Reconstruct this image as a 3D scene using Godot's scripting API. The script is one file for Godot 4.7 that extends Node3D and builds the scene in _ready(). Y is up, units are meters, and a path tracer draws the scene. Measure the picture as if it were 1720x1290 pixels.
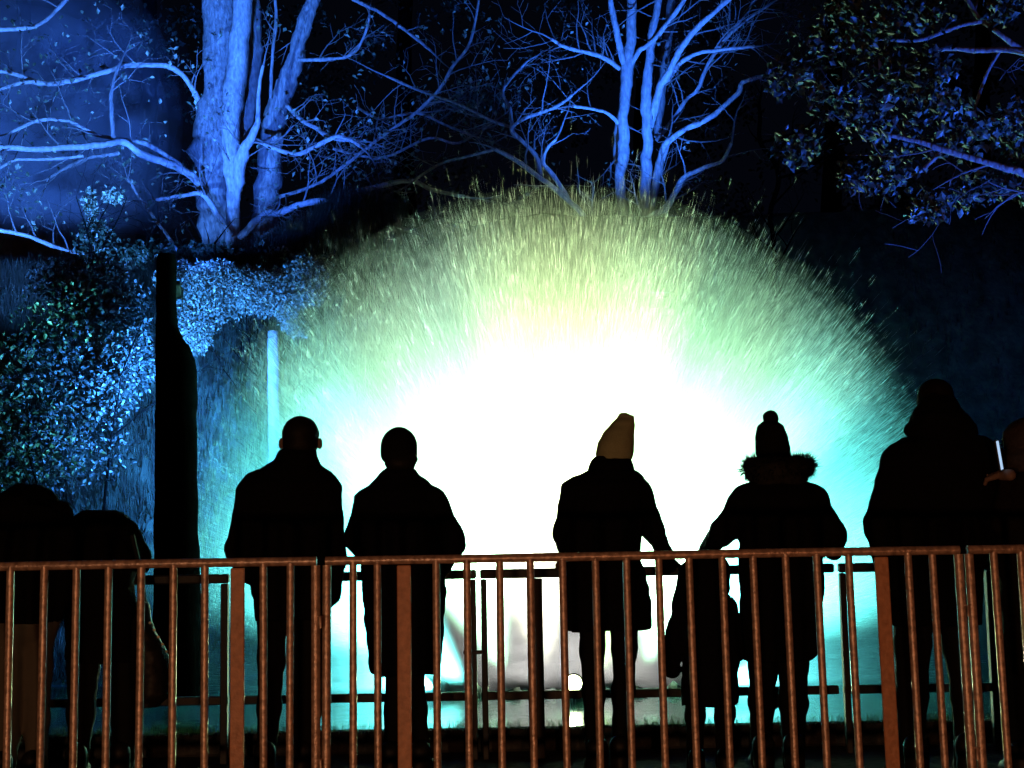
extends Node3D

const WATER := -0.82
const F := 2363.0            # focal length in photo pixels (photo is 1720 wide)
var cam: Camera3D
var rng := RandomNumberGenerator.new()
var used := {}
var M := {}
var fold_noise := FastNoiseLite.new()
var bark_noise := FastNoiseLite.new()
var hill_noise := FastNoiseLite.new()


# ---------------------------------------------------------------- naming and nodes
func numbered(called: String) -> String:
	var n: int = used.get(called, 0)
	used[called] = n + 1
	return called if n == 0 else "%s_%03d" % [called, n]


func tag(o: Node, label := "", category := "", group := "", kind := "") -> Node:
	if label != "": o.set_meta("label", label)
	if category != "": o.set_meta("category", category)
	if group != "": o.set_meta("group", group)
	if kind != "": o.set_meta("kind", kind)
	return o


func thing(called: String, at: Vector3, label: String, category: String, group := "") -> Node3D:
	var o := Node3D.new()
	o.name = numbered(called)
	add_child(o)
	o.position = at
	tag(o, label, category, group)
	return o


func part(called: String, mesh: Mesh, mat: Material, parent: Node, kind := "") -> MeshInstance3D:
	var o := MeshInstance3D.new()
	o.name = called if parent != self else numbered(called)
	o.mesh = mesh
	o.material_override = mat
	parent.add_child(o, true)
	if kind != "": o.set_meta("kind", kind)
	return o


func struct(called: String, mesh: Mesh, mat: Material, label: String) -> MeshInstance3D:
	var o := part(called, mesh, mat, self, "structure")
	o.set_meta("label", label)
	return o


# a photo pixel at a given distance in front of the camera plane z = -d
func P(x: float, y: float, d: float) -> Vector3:
	var dir := cam.transform.basis * Vector3((x - 860.0) / F, (645.0 - y) / F, -1.0)
	return cam.position + dir * (d / -dir.z)


# ---------------------------------------------------------------- materials
func noise_tex(freq: float, low: Color, high: Color, oct := 5, size := 512, seed_ := 1) -> NoiseTexture2D:
	var n := FastNoiseLite.new()
	n.seed = seed_
	n.frequency = freq
	n.fractal_octaves = oct
	var t := NoiseTexture2D.new()
	t.width = size
	t.height = size
	t.seamless = true
	t.noise = n
	var g := Gradient.new()
	g.set_color(0, low)
	g.set_color(1, high)
	t.color_ramp = g
	return t


func lin(r: float, g: float, b: float) -> Color:
	return Color(r, g, b).linear_to_srgb()


func plain(c: Color, rough := 0.9, metal := 0.0, spec := 0.5) -> StandardMaterial3D:
	var m := StandardMaterial3D.new()
	m.albedo_color = c
	m.roughness = rough
	m.metallic = metal
	m.metallic_specular = spec
	return m


func textured(low: Color, high: Color, freq: float, scale: float, rough := 0.9, bump := 0.0, seed_ := 1, spec := 0.5) -> StandardMaterial3D:
	var m := plain(Color.WHITE, rough, 0.0, spec)
	m.albedo_texture = noise_tex(freq, low, high, 5, 512, seed_)
	m.uv1_triplanar = true
	m.uv1_world_triplanar = true
	m.uv1_scale = Vector3.ONE * scale
	if bump > 0.0:
		m.heightmap_enabled = true
		m.heightmap_texture = noise_tex(freq * 1.7, Color.BLACK, Color.WHITE, 5, 512, seed_ + 9)
		m.heightmap_scale = bump
	return m


func glow(c: Color, e: float) -> StandardMaterial3D:
	var m := plain(Color(0.8, 0.8, 0.8))
	m.emission_enabled = true
	m.emission = c
	m.emission_energy_multiplier = e
	return m


func leaf_mat(c: Color, rough := 0.5) -> StandardMaterial3D:
	var m := plain(c, rough)
	m.backlight_enabled = true
	m.backlight = Color(0.35, 0.35, 0.35)
	m.cull_mode = BaseMaterial3D.CULL_DISABLED
	m.vertex_color_use_as_albedo = true
	return m


func make_materials() -> void:
	M.bark = textured(lin(0.06, 0.06, 0.065), lin(0.3, 0.29, 0.28), 0.018, 0.55, 0.9, 2.5, 3)
	M.bark.uv1_scale = Vector3(1.3, 0.4, 1.3)
	M.bark_pale = textured(lin(0.12, 0.12, 0.125), lin(0.42, 0.41, 0.4), 0.02, 0.7, 0.85, 1.5, 4)
	M.bark_pale.uv1_scale = Vector3(1.3, 0.5, 1.3)
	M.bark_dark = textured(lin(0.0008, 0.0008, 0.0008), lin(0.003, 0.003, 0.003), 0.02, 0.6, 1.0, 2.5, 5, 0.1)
	M.twig = plain(lin(0.1, 0.095, 0.095), 0.9)
	M.hill = textured(lin(0.008, 0.013, 0.009), lin(0.045, 0.065, 0.045), 0.02, 0.25, 1.0, 4.0, 6, 0.2)
	M.soil = textured(lin(0.012, 0.01, 0.008), lin(0.045, 0.04, 0.03), 0.02, 0.3, 1.0, 3.0, 7, 0.2)
	M.paving = textured(lin(0.03, 0.03, 0.03), lin(0.075, 0.072, 0.07), 0.03, 0.6, 0.85, 0.6, 8, 0.3)
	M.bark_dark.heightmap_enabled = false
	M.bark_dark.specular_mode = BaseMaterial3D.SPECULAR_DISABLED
	M.kerb = textured(lin(0.02, 0.02, 0.02), lin(0.05, 0.05, 0.047), 0.03, 1.2, 0.9, 0.5, 9, 0.3)
	M.steel_dark = textured(lin(0.008, 0.009, 0.009), lin(0.022, 0.022, 0.022), 0.03, 3.0, 0.6, 0.0, 10, 0.4)
	var r := textured(lin(0.1, 0.058, 0.042), lin(0.44, 0.29, 0.21), 0.03, 2.3, 0.36, 0.15, 11, 0.65)
	r.metallic = 0.25
	M.rust = r
	var r2 := textured(lin(0.2, 0.085, 0.04), lin(0.33, 0.145, 0.07), 0.02, 2.6, 0.5, 0.15, 12, 0.4)
	M.rust_flat = r2
	M.black_cloth = textured(lin(0.002, 0.002, 0.002), lin(0.005, 0.005, 0.005), 0.03, 3.0, 1.0, 0.0, 13, 0.12)
	M.navy_cloth = textured(lin(0.002, 0.002, 0.003), lin(0.005, 0.0055, 0.008), 0.03, 3.0, 1.0, 0.0, 14, 0.12)
	M.brown_cloth = textured(lin(0.004, 0.003, 0.0025), lin(0.01, 0.008, 0.006), 0.03, 3.0, 1.0, 0.0, 15, 0.12)
	M.tan_cloth = textured(lin(0.018, 0.012, 0.008), lin(0.04, 0.028, 0.019), 0.03, 3.0, 1.0, 0.0, 19, 0.12)
	M.khaki_knit = textured(lin(0.17, 0.18, 0.1), lin(0.29, 0.3, 0.18), 0.06, 4.0, 1.0, 0.4, 16, 0.1)
	M.dark_knit = textured(lin(0.003, 0.003, 0.0025), lin(0.01, 0.0095, 0.0075), 0.06, 4.0, 1.0, 0.4, 17, 0.1)
	M.fur = plain(lin(0.008, 0.007, 0.005), 0.8, 0.0, 0.3)
	M.hair = plain(lin(0.004, 0.003, 0.0025), 0.7, 0.0, 0.3)
	M.leather = plain(lin(0.006, 0.0055, 0.005), 0.55, 0.0, 0.3)
	var b := plain(Color.WHITE, 0.85, 0.0, 0.2)
	b.vertex_color_use_as_albedo = true
	M.body = b
	M.leaf = leaf_mat(Color.WHITE, 0.45)
	M.leaf_matte = leaf_mat(Color.WHITE, 0.8)
	var w := plain(lin(0.03, 0.09, 0.085), 0.12, 0.0, 0.6)
	w.heightmap_enabled = true
	w.heightmap_texture = noise_tex(0.02, Color.BLACK, Color.WHITE, 4, 512, 21)
	w.heightmap_scale = 0.35
	w.uv1_triplanar = true
	w.uv1_world_triplanar = true
	w.uv1_scale = Vector3(0.5, 0.5, 0.28)
	M.water = w
	var s := plain(lin(0.6, 0.6, 0.6), 0.6)
	s.backlight_enabled = true
	s.backlight = Color(1, 1, 1)
	s.cull_mode = BaseMaterial3D.CULL_DISABLED
	M.spray = s


# ---------------------------------------------------------------- mesh helpers
func tri_strip_tube(st: SurfaceTool, pts: PackedVector3Array, radii: PackedFloat32Array, sides: int, bumpy := 0.0) -> void:
	var n := pts.size()
	if n < 2: return
	var up := Vector3(0.13, 0.21, 0.97)
	var rings: Array[PackedVector3Array] = []
	var norms: Array[PackedVector3Array] = []
	for i in n:
		var t := (pts[mini(i + 1, n - 1)] - pts[maxi(i - 1, 0)]).normalized()
		if absf(t.dot(up)) > 0.95: up = Vector3(0.9, 0.3, 0.1)
		var a := t.cross(up).normalized()
		var b := t.cross(a)
		up = b.cross(t) * 0.0 + up
		var ring := PackedVector3Array()
		var nm := PackedVector3Array()
		for k in sides:
			var ang := TAU * k / sides
			var d := a * cos(ang) + b * sin(ang)
			var r := radii[i]
			if bumpy > 0.0:
				var q := pts[i] + d * r
				r *= 1.0 + bumpy * bark_noise.get_noise_3d(q.x * 3.0, q.y * 0.9, q.z * 3.0)
			ring.append(pts[i] + d * r)
			nm.append(d)
		rings.append(ring)
		norms.append(nm)
	for i in n - 1:
		for k in sides:
			var k2 := (k + 1) % sides
			for q in [[i, k], [i + 1, k], [i, k2], [i, k2], [i + 1, k], [i + 1, k2]]:
				st.set_normal(norms[q[0]][q[1]])
				st.add_vertex(rings[q[0]][q[1]])
	for e in [0, n - 1]:
		var t2 := (pts[1] - pts[0]).normalized() * -1.0 if e == 0 else (pts[n - 1] - pts[n - 2]).normalized()
		for k in sides:
			var k2 := (k + 1) % sides
			st.set_normal(t2)
			st.add_vertex(pts[e])
			st.set_normal(t2)
			st.add_vertex(rings[e][k] if e == 0 else rings[e][k2])
			st.set_normal(t2)
			st.add_vertex(rings[e][k2] if e == 0 else rings[e][k])


func new_st() -> SurfaceTool:
	var st := SurfaceTool.new()
	st.begin(Mesh.PRIMITIVE_TRIANGLES)
	return st


func tube(a: Vector3, b: Vector3, r: float, sides := 12) -> ArrayMesh:
	var st := new_st()
	tri_strip_tube(st, PackedVector3Array([a, b]), PackedFloat32Array([r, r]), sides)
	return st.commit()


func path_tube(pts: Array, r: float, sides := 12) -> ArrayMesh:
	var st := new_st()
	var p := PackedVector3Array()
	var rr := PackedFloat32Array()
	for q in pts:
		p.append(q)
		rr.append(r)
	tri_strip_tube(st, p, rr, sides)
	return st.commit()


# box with bevelled long edges
func slab(size: Vector3, bevel := 0.004) -> ArrayMesh:
	var st := new_st()
	var h := size * 0.5
	var b := minf(bevel, minf(h.x, minf(h.y, h.z)) * 0.5)
	var sx := [Vector2(-h.x + b, -h.z), Vector2(h.x - b, -h.z), Vector2(h.x, -h.z + b), Vector2(h.x, h.z - b), Vector2(h.x - b, h.z), Vector2(-h.x + b, h.z), Vector2(-h.x, h.z - b), Vector2(-h.x, -h.z + b)]
	var lv := [[-h.y, b], [-h.y + b, 0.0], [h.y - b, 0.0], [h.y, b]]
	var ring := func(l: Array) -> Array:
		var out := []
		for q: Vector2 in sx:
			var ix: float = q.x - signf(q.x) * l[1]
			var iz: float = q.y - signf(q.y) * l[1]
			out.append(Vector3(ix, l[0], iz))
		return out
	var rs := []
	for l in lv: rs.append(ring.call(l))
	st.set_smooth_group(-1)
	for i in 3:
		for k in 8:
			var k2 := (k + 1) % 8
			for v in [rs[i][k], rs[i][k2], rs[i + 1][k], rs[i][k2], rs[i + 1][k2], rs[i + 1][k]]:
				st.add_vertex(v)
	for k in range(1, 7):
		for v in [rs[3][0], rs[3][k], rs[3][k + 1]]: st.add_vertex(v)
		for v in [rs[0][0], rs[0][k + 1], rs[0][k]]: st.add_vertex(v)
	st.generate_normals()
	return st.commit()


func lathe(profile: Array, sides := 20) -> ArrayMesh:   # profile of Vector2(radius, y) from the bottom up
	var st := new_st()
	st.set_smooth_group(0)
	for i in profile.size() - 1:
		for k in sides:
			var a := TAU * k / sides
			var b := TAU * (k + 1) / sides
			var p0: Vector2 = profile[i]
			var p1: Vector2 = profile[i + 1]
			var v00 := Vector3(p0.x * cos(a), p0.y, p0.x * sin(a))
			var v01 := Vector3(p0.x * cos(b), p0.y, p0.x * sin(b))
			var v10 := Vector3(p1.x * cos(a), p1.y, p1.x * sin(a))
			var v11 := Vector3(p1.x * cos(b), p1.y, p1.x * sin(b))
			for v in [v00, v01, v10, v01, v11, v10]: st.add_vertex(v)
	st.generate_normals()
	return st.commit()


# ---------------------------------------------------------------- distance-field bodies
# prim: [kind, ...]; 0 capsule a b ra rb flat k ; 1 loft rows k ; 2 ellipsoid c r k
func net(prims: Array, cell: float, wrinkle := 0.0) -> Dictionary:
	var lo := Vector3.ONE * 1e9
	var hi := Vector3.ONE * -1e9
	var boxes := []
	for p in prims:
		var l: Vector3
		var h: Vector3
		match p[0]:
			0:
				var r: float = maxf(p[3], p[4])
				var rv := Vector3(r, r, r * maxf(p[5], 1.0))
				l = p[1].min(p[2]) - rv
				h = p[1].max(p[2]) + rv
			1:
				l = Vector3.ONE * 1e9
				h = -l
				for row in p[1]:
					l = l.min(Vector3(row[1] - row[3], row[0], row[2] - row[4]))
					h = h.max(Vector3(row[1] + row[3], row[0], row[2] + row[4]))
			2:
				l = p[1] - p[2]
				h = p[1] + p[2]
		var m := 0.045 + cell
		boxes.append([l - Vector3.ONE * m, h + Vector3.ONE * m])
		lo = lo.min(l - Vector3.ONE * m)
		hi = hi.max(h + Vector3.ONE * m)
	var nx := int((hi.x - lo.x) / cell) + 2
	var ny := int((hi.y - lo.y) / cell) + 2
	var nz := int((hi.z - lo.z) / cell) + 2
	var f := PackedFloat32Array()
	f.resize(nx * ny * nz)
	f.fill(0.5)
	for pi in prims.size():
		var p: Array = prims[pi]
		var l: Vector3 = (boxes[pi][0] - lo) / cell
		var h: Vector3 = (boxes[pi][1] - lo) / cell
		var x0 := maxi(int(l.x), 0)
		var x1 := mini(int(h.x) + 1, nx - 1)
		var z0 := maxi(int(l.z), 0)
		var z1 := mini(int(h.z) + 1, nz - 1)
		var kind: int = p[0]
		var k: float = p[p.size() - 1]
		var a := Vector3.ZERO
		var ba := Vector3.ZERO
		var ra := 0.0
		var rb := 0.0
		var flat := 1.0
		var inv := 0.0
		var er := Vector3.ONE
		var emin := 1.0
		if kind == 0:
			flat = p[5]
			a = p[1]
			ba = p[2] - p[1]
			ba.z /= flat
			ra = p[3]
			rb = p[4]
			inv = 1.0 / maxf(ba.length_squared(), 1e-9)
		elif kind == 2:
			a = p[1]
			er = p[2]
			emin = minf(er.x, minf(er.y, er.z))
		for iy in range(maxi(int(l.y), 0), mini(int(h.y) + 1, ny - 1) + 1):
			var y := lo.y + iy * cell
			var cx := 0.0
			var cz := 0.0
			var rx := 1.0
			var rz := 1.0
			var dy := 0.0
			if kind == 1:
				var rows: Array = p[1]
				var n := rows.size()
				var j := 0
				while j < n - 2 and rows[j + 1][0] > y: j += 1
				var t := clampf((rows[j][0] - y) / maxf(rows[j][0] - rows[j + 1][0], 1e-6), 0.0, 1.0)
				var sm := t * t * (3.0 - 2.0 * t) * 0.5 + t * 0.5
				cx = lerpf(rows[j][1], rows[j + 1][1], sm)
				cz = lerpf(rows[j][2], rows[j + 1][2], sm)
				rx = lerpf(rows[j][3], rows[j + 1][3], sm)
				rz = lerpf(rows[j][4], rows[j + 1][4], sm)
				dy = maxf(y - rows[0][0], rows[n - 1][0] - y)
			var mn := minf(rx, rz)
			for iz in range(z0, z1 + 1):
				var z := lo.z + iz * cell
				var at := (iy * nz + iz) * nx + x0
				for ix in range(x0, x1 + 1):
					var x := lo.x + ix * cell
					var d: float
					if kind == 0:
						var q := Vector3(x - a.x, y - a.y, (z - a.z) / flat)
						var t := clampf(q.dot(ba) * inv, 0.0, 1.0)
						d = (q - ba * t).length() - lerpf(ra, rb, t)
					elif kind == 1:
						var u := (x - cx) / rx
						var v := (z - cz) / rz
						d = (sqrt(u * u + v * v) - 1.0) * mn
						if dy > 0.0:
							d = sqrt(maxf(d, 0.0) ** 2 + dy * dy)
						elif dy > -0.02:
							d = maxf(d, dy)
					else:
						d = (Vector3((x - a.x) / er.x, (y - a.y) / er.y, (z - a.z) / er.z).length() - 1.0) * emin
					var g := f[at]
					if g - d > k:
						f[at] = d
					elif d - g < k:
						var hh := k - absf(g - d)
						f[at] = minf(g, d) - hh * hh / (4.0 * k)
					at += 1
	if wrinkle > 0.0:
		var at := 0
		for iy in ny:
			for iz in nz:
				for ix in nx:
					if absf(f[at]) < 0.05:
						f[at] += wrinkle * fold_noise.get_noise_3d((lo.x + ix * cell) * 1.2 + lo.y, (lo.y + iy * cell) * 1.9, (lo.z + iz * cell) * 1.2)
					at += 1
	# surface nets
	var ids := PackedInt32Array()
	ids.resize(nx * ny * nz)
	ids.fill(-1)
	var verts := PackedVector3Array()
	var norms := PackedVector3Array()
	var sxy := nx
	var sy := nx * nz
	var corners := PackedInt32Array([0, 1, sxy, sxy + 1, sy, sy + 1, sy + sxy, sy + sxy + 1])
	var edges := PackedInt32Array([0, 1, 2, 3, 4, 5, 6, 7, 0, 2, 1, 3, 4, 6, 5, 7, 0, 4, 1, 5, 2, 6, 3, 7])
	for iy in ny - 1:
		for iz in nz - 1:
			var at := (iy * nz + iz) * nx
			for ix in nx - 1:
				var base := at + ix
				var s0 := f[base] < 0.0
				var mixed := false
				for c in 7:
					if (f[base + corners[c + 1]] < 0.0) != s0:
						mixed = true
						break
				if not mixed: continue
				var sum := Vector3.ZERO
				var n := 0
				for e in 12:
					var c0 := edges[e * 2]
					var c1 := edges[e * 2 + 1]
					var v0 := f[base + corners[c0]]
					var v1 := f[base + corners[c1]]
					if (v0 < 0.0) != (v1 < 0.0):
						var t := v0 / (v0 - v1)
						var p0 := Vector3(c0 & 1, (c0 >> 2) & 1, (c0 >> 1) & 1)
						var p1 := Vector3(c1 & 1, (c1 >> 2) & 1, (c1 >> 1) & 1)
						sum += p0.lerp(p1, t)
						n += 1
				sum /= n
				ids[base] = verts.size()
				verts.append(lo + (Vector3(ix, iy, iz) + sum) * cell)
				var gx := f[base + 1] - f[base] + f[base + 1 + sxy + sy] - f[base + sxy + sy]
				var gy := f[base + sy] - f[base] + f[base + sy + 1 + sxy] - f[base + 1 + sxy]
				var gz := f[base + sxy] - f[base] + f[base + sxy + 1 + sy] - f[base + 1 + sy]
				norms.append(Vector3(gx, gy, gz).normalized())
	var index := PackedInt32Array()
	for iy in range(1, ny - 1):
		for iz in range(1, nz - 1):
			for ix in range(1, nx - 1):
				var b := (iy * nz + iz) * nx + ix
				if ids[b] < 0: continue
				var s := f[b] < 0.0
				if (f[b + 1] < 0.0) != s:
					quad(index, ids[b], ids[b - sxy], ids[b - sxy - sy], ids[b - sy], s)
				if (f[b + sxy] < 0.0) != s:
					quad(index, ids[b], ids[b - sy], ids[b - sy - 1], ids[b - 1], s)
				if (f[b + sy] < 0.0) != s:
					quad(index, ids[b], ids[b - 1], ids[b - 1 - sxy], ids[b - sxy], s)
	return {"v": verts, "n": norms, "i": index}


func quad(index: PackedInt32Array, a: int, b: int, c: int, d: int, s: bool) -> void:
	if a < 0 or b < 0 or c < 0 or d < 0: return
	if s: index.append_array(PackedInt32Array([a, b, c, a, c, d]))
	else: index.append_array(PackedInt32Array([a, c, b, a, d, c]))


func net_mesh(nets: Array) -> ArrayMesh:   # several nets (each with optional colour and transform) as one mesh
	var v := PackedVector3Array()
	var nm := PackedVector3Array()
	var col := PackedColorArray()
	var ix := PackedInt32Array()
	for e in nets:
		var d: Dictionary = e[0]
		var t: Transform3D = e[1]
		var off := v.size()
		for k in d.v.size():
			v.append(t * d.v[k])
			nm.append((t.basis * d.n[k]).normalized())
			var c: Variant = e[2]
			col.append(c.call(v[v.size() - 1]) if c is Callable else c)
		for k in d.i: ix.append(k + off)
	var arr := []
	arr.resize(Mesh.ARRAY_MAX)
	arr[Mesh.ARRAY_VERTEX] = v
	arr[Mesh.ARRAY_NORMAL] = nm
	arr[Mesh.ARRAY_COLOR] = col
	arr[Mesh.ARRAY_INDEX] = ix
	var am := ArrayMesh.new()
	am.add_surface_from_arrays(Mesh.PRIMITIVE_TRIANGLES, arr)
	return am


var head_net: Dictionary
var hand_net: Dictionary

func make_shared_nets() -> void:
	# head, centred, facing -z, about 0.235 tall
	head_net = net([
		[2, Vector3(0, 0.025, 0.015), Vector3(0.074, 0.092, 0.095), 0.02],
		[2, Vector3(0, -0.045, -0.03), Vector3(0.056, 0.072, 0.062), 0.03],
		[0, Vector3(0, -0.1, -0.055), Vector3(0, -0.085, -0.05), 0.022, 0.03, 1.0, 0.02],
		[0, Vector3(0, 0.0, -0.088), Vector3(0, -0.035, -0.106), 0.009, 0.014, 1.0, 0.012],
		[0, Vector3(-0.045, 0.022, -0.066), Vector3(0.045, 0.022, -0.066), 0.016, 0.016, 1.0, 0.02],
		[0, Vector3(-0.022, -0.066, -0.082), Vector3(0.022, -0.066, -0.082), 0.008, 0.008, 1.0, 0.008],
		[2, Vector3(-0.08, -0.008, 0.012), Vector3(0.011, 0.032, 0.02), 0.008],
		[2, Vector3(0.08, -0.008, 0.012), Vector3(0.011, 0.032, 0.02), 0.008],
		[0, Vector3(0, -0.08, 0.03), Vector3(0, -0.17, 0.035), 0.052, 0.056, 1.0, 0.02],
	], 0.005)
	# hand closed over a rail: wrist at the origin, fingers forward (-z) and down
	var hp := [[2, Vector3(0, 0.008, -0.055), Vector3(0.042, 0.017, 0.055), 0.012], [0, Vector3(0, 0.005, 0.03), Vector3(0, 0.008, -0.03), 0.027, 0.026, 1.0, 0.012]]
	var lens := [0.85, 1.0, 0.94, 0.74]
	for i in 4:
		var x := -0.033 + i * 0.022
		var L: float = lens[i]
		var a := Vector3(x, 0.008, -0.1)
		var b := a + Vector3(0, -0.012, -0.036) * L
		var c := b + Vector3(0, -0.03, -0.008) * L
		var e := c + Vector3(0, -0.014, 0.018) * L
		hp.append([0, a, b, 0.0095, 0.009, 1.0, 0.004])
		hp.append([0, b, c, 0.009, 0.0085, 1.0, 0.004])
		hp.append([0, c, e, 0.0085, 0.0075, 1.0, 0.004])
	hp.append([0, Vector3(-0.036, 0.0, -0.03), Vector3(-0.062, -0.012, -0.062), 0.014, 0.011, 1.0, 0.008])
	hp.append([0, Vector3(-0.062, -0.012, -0.062), Vector3(-0.058, -0.032, -0.084), 0.011, 0.009, 1.0, 0.004])
	hand_net = net(hp, 0.0045)


# ---------------------------------------------------------------- people
var D := 7.1
var org := Vector3.ZERO

func px(x: float, y: float, dz := 0.0) -> Vector3:   # photo pixel on the current person, dz metres towards the fountain
	return P(x, y, D + dz) - org

func pr(r: float) -> float:
	return r * D / F

func rows_of(t: Array) -> Array:   # [y, left, right, half depth, forward shift]
	var out := []
	for r in t:
		var c := px((r[1] + r[2]) * 0.5, r[0], r[4] if r.size() > 4 else 0.0)
		out.append([c.y, c.x, c.z, pr((r[2] - r[1]) * 0.5), r[3]])
	return out

func loft(t: Array, k := 0.03) -> Array:
	return [1, rows_of(t), k]

func bone(a: Array, b: Array, k := 0.03, flat := 1.0) -> Array:   # [x, y, dz, radius in photo pixels]
	return [0, px(a[0], a[1], a[2]), px(b[0], b[1], b[2]), pr(a[3]), pr(b[3]), flat, k]

func ball(c: Array, rx: float, ry: float, rz: float, k := 0.02) -> Array:   # centre px, radii px px m
	return [2, px(c[0], c[1], c[2]), Vector3(pr(rx), pr(ry), rz), k]

func garment(called: String, prims: Array, mat: Material, parent: Node, cell := 0.014, wrinkle := 0.01) -> MeshInstance3D:
	return part(called, net_mesh([[net(prims, cell, wrinkle), Transform3D(), Color.WHITE]]), mat, parent)


# the figure under the clothes: legs, trunk, neck, head and hands as one mesh
func make_body(parent: Node, head: Array, shoulders: Array, hips: Array, legs: Array, hands: Array, trousers: Color, skin: Color, lean := 0.0, hscale := 1.0) -> void:
	var hc := px(head[0], head[1], lean)
	var sh := px(shoulders[0], shoulders[1], lean * 0.7)
	var hp := px(hips[0], hips[1], 0.0)
	var prims := [[0, hc + Vector3(0, -0.1, 0.03) * hscale, sh + Vector3(0, 0.03, 0.02), 0.05 * hscale, 0.062 * hscale, 1.0, 0.04],
		[0, sh + Vector3(0, -0.05, 0.0), hp, pr(shoulders[2]) * 0.6, pr(hips[2]), 0.8, 0.05]]
	for l in legs:
		for i in l.size() - 1:
			prims.append(bone(l[i], l[i + 1], 0.03))
	var neck_y := sh.y
	var paint := func(p: Vector3) -> Color: return skin if p.y > neck_y else trousers
	var nets := [[net(prims, 0.015, 0.006), Transform3D(), paint], [head_net, Transform3D(Basis.from_scale(Vector3.ONE * hscale), hc), skin]]
	for h in hands:
		var at := px(h[0], h[1], h[2])
		var b := Basis(Vector3.UP, h[3]) * Basis.from_scale(Vector3(h[4], 1, 1) * hscale)
		nets.append([hand_net, Transform3D(b, at), skin])
	part("body", net_mesh(nets), M.body, parent)


func shoe(parent: Node, x: float, dz := 0.0, turn := 0.0, size := 1.0) -> void:
	var c := px(x, 1250, dz)
	c.y = 0.0
	var prims := [[2, Vector3(0, 0.05, -0.07), Vector3(0.047, 0.045, 0.1), 0.02], [2, Vector3(0, 0.06, 0.06), Vector3(0.042, 0.06, 0.06), 0.03], [0, Vector3(0, 0.06, 0.055), Vector3(0, 0.15, 0.06), 0.05, 0.055, 1.0, 0.02]]
	var o := part("boot", net_mesh([[net(prims, 0.012), Transform3D(), Color.WHITE]]), M.leather, parent)
	o.position = c
	o.rotation.y = turn
	o.scale = Vector3.ONE * size


func begin_person(x: float, depth: float, label: String) -> Node3D:
	D = depth
	var p := P(x, 1290, depth)
	org = Vector3(p.x, 0, p.z)
	return thing("person", org, label, "person", "people watching from the railing")


func fur_ring(parent: Node, c: Vector3, rx: float, ry: float, rz: float, n: int) -> void:
	var st := new_st()
	for i in n:
		var a := rng.randf() * TAU
		var b := rng.randf() * TAU
		var rad := Vector3(cos(a), 0, sin(a))
		var base := c + Vector3(rad.x * rx, 0, rad.z * rz) + (rad * cos(b) + Vector3.UP * sin(b)) * ry * 0.85
		var dir := (rad * cos(b) + Vector3.UP * sin(b) + Vector3(rng.randf() - 0.5, rng.randf() - 0.6, rng.randf() - 0.5) * 0.9).normalized()
		var tip := base + dir * rng.randf_range(0.015, 0.05)
		var side := dir.cross(Vector3(rng.randf(), rng.randf(), rng.randf()).normalized()).normalized() * 0.0022
		st.set_normal(side.cross(dir).normalized())
		for v in [base - side, base + side, tip]:
			st.set_normal(side.cross(dir).normalized())
			st.add_vertex(v)
	part("fur_strands", st.commit(), M.fur, parent, "stuff")


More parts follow.
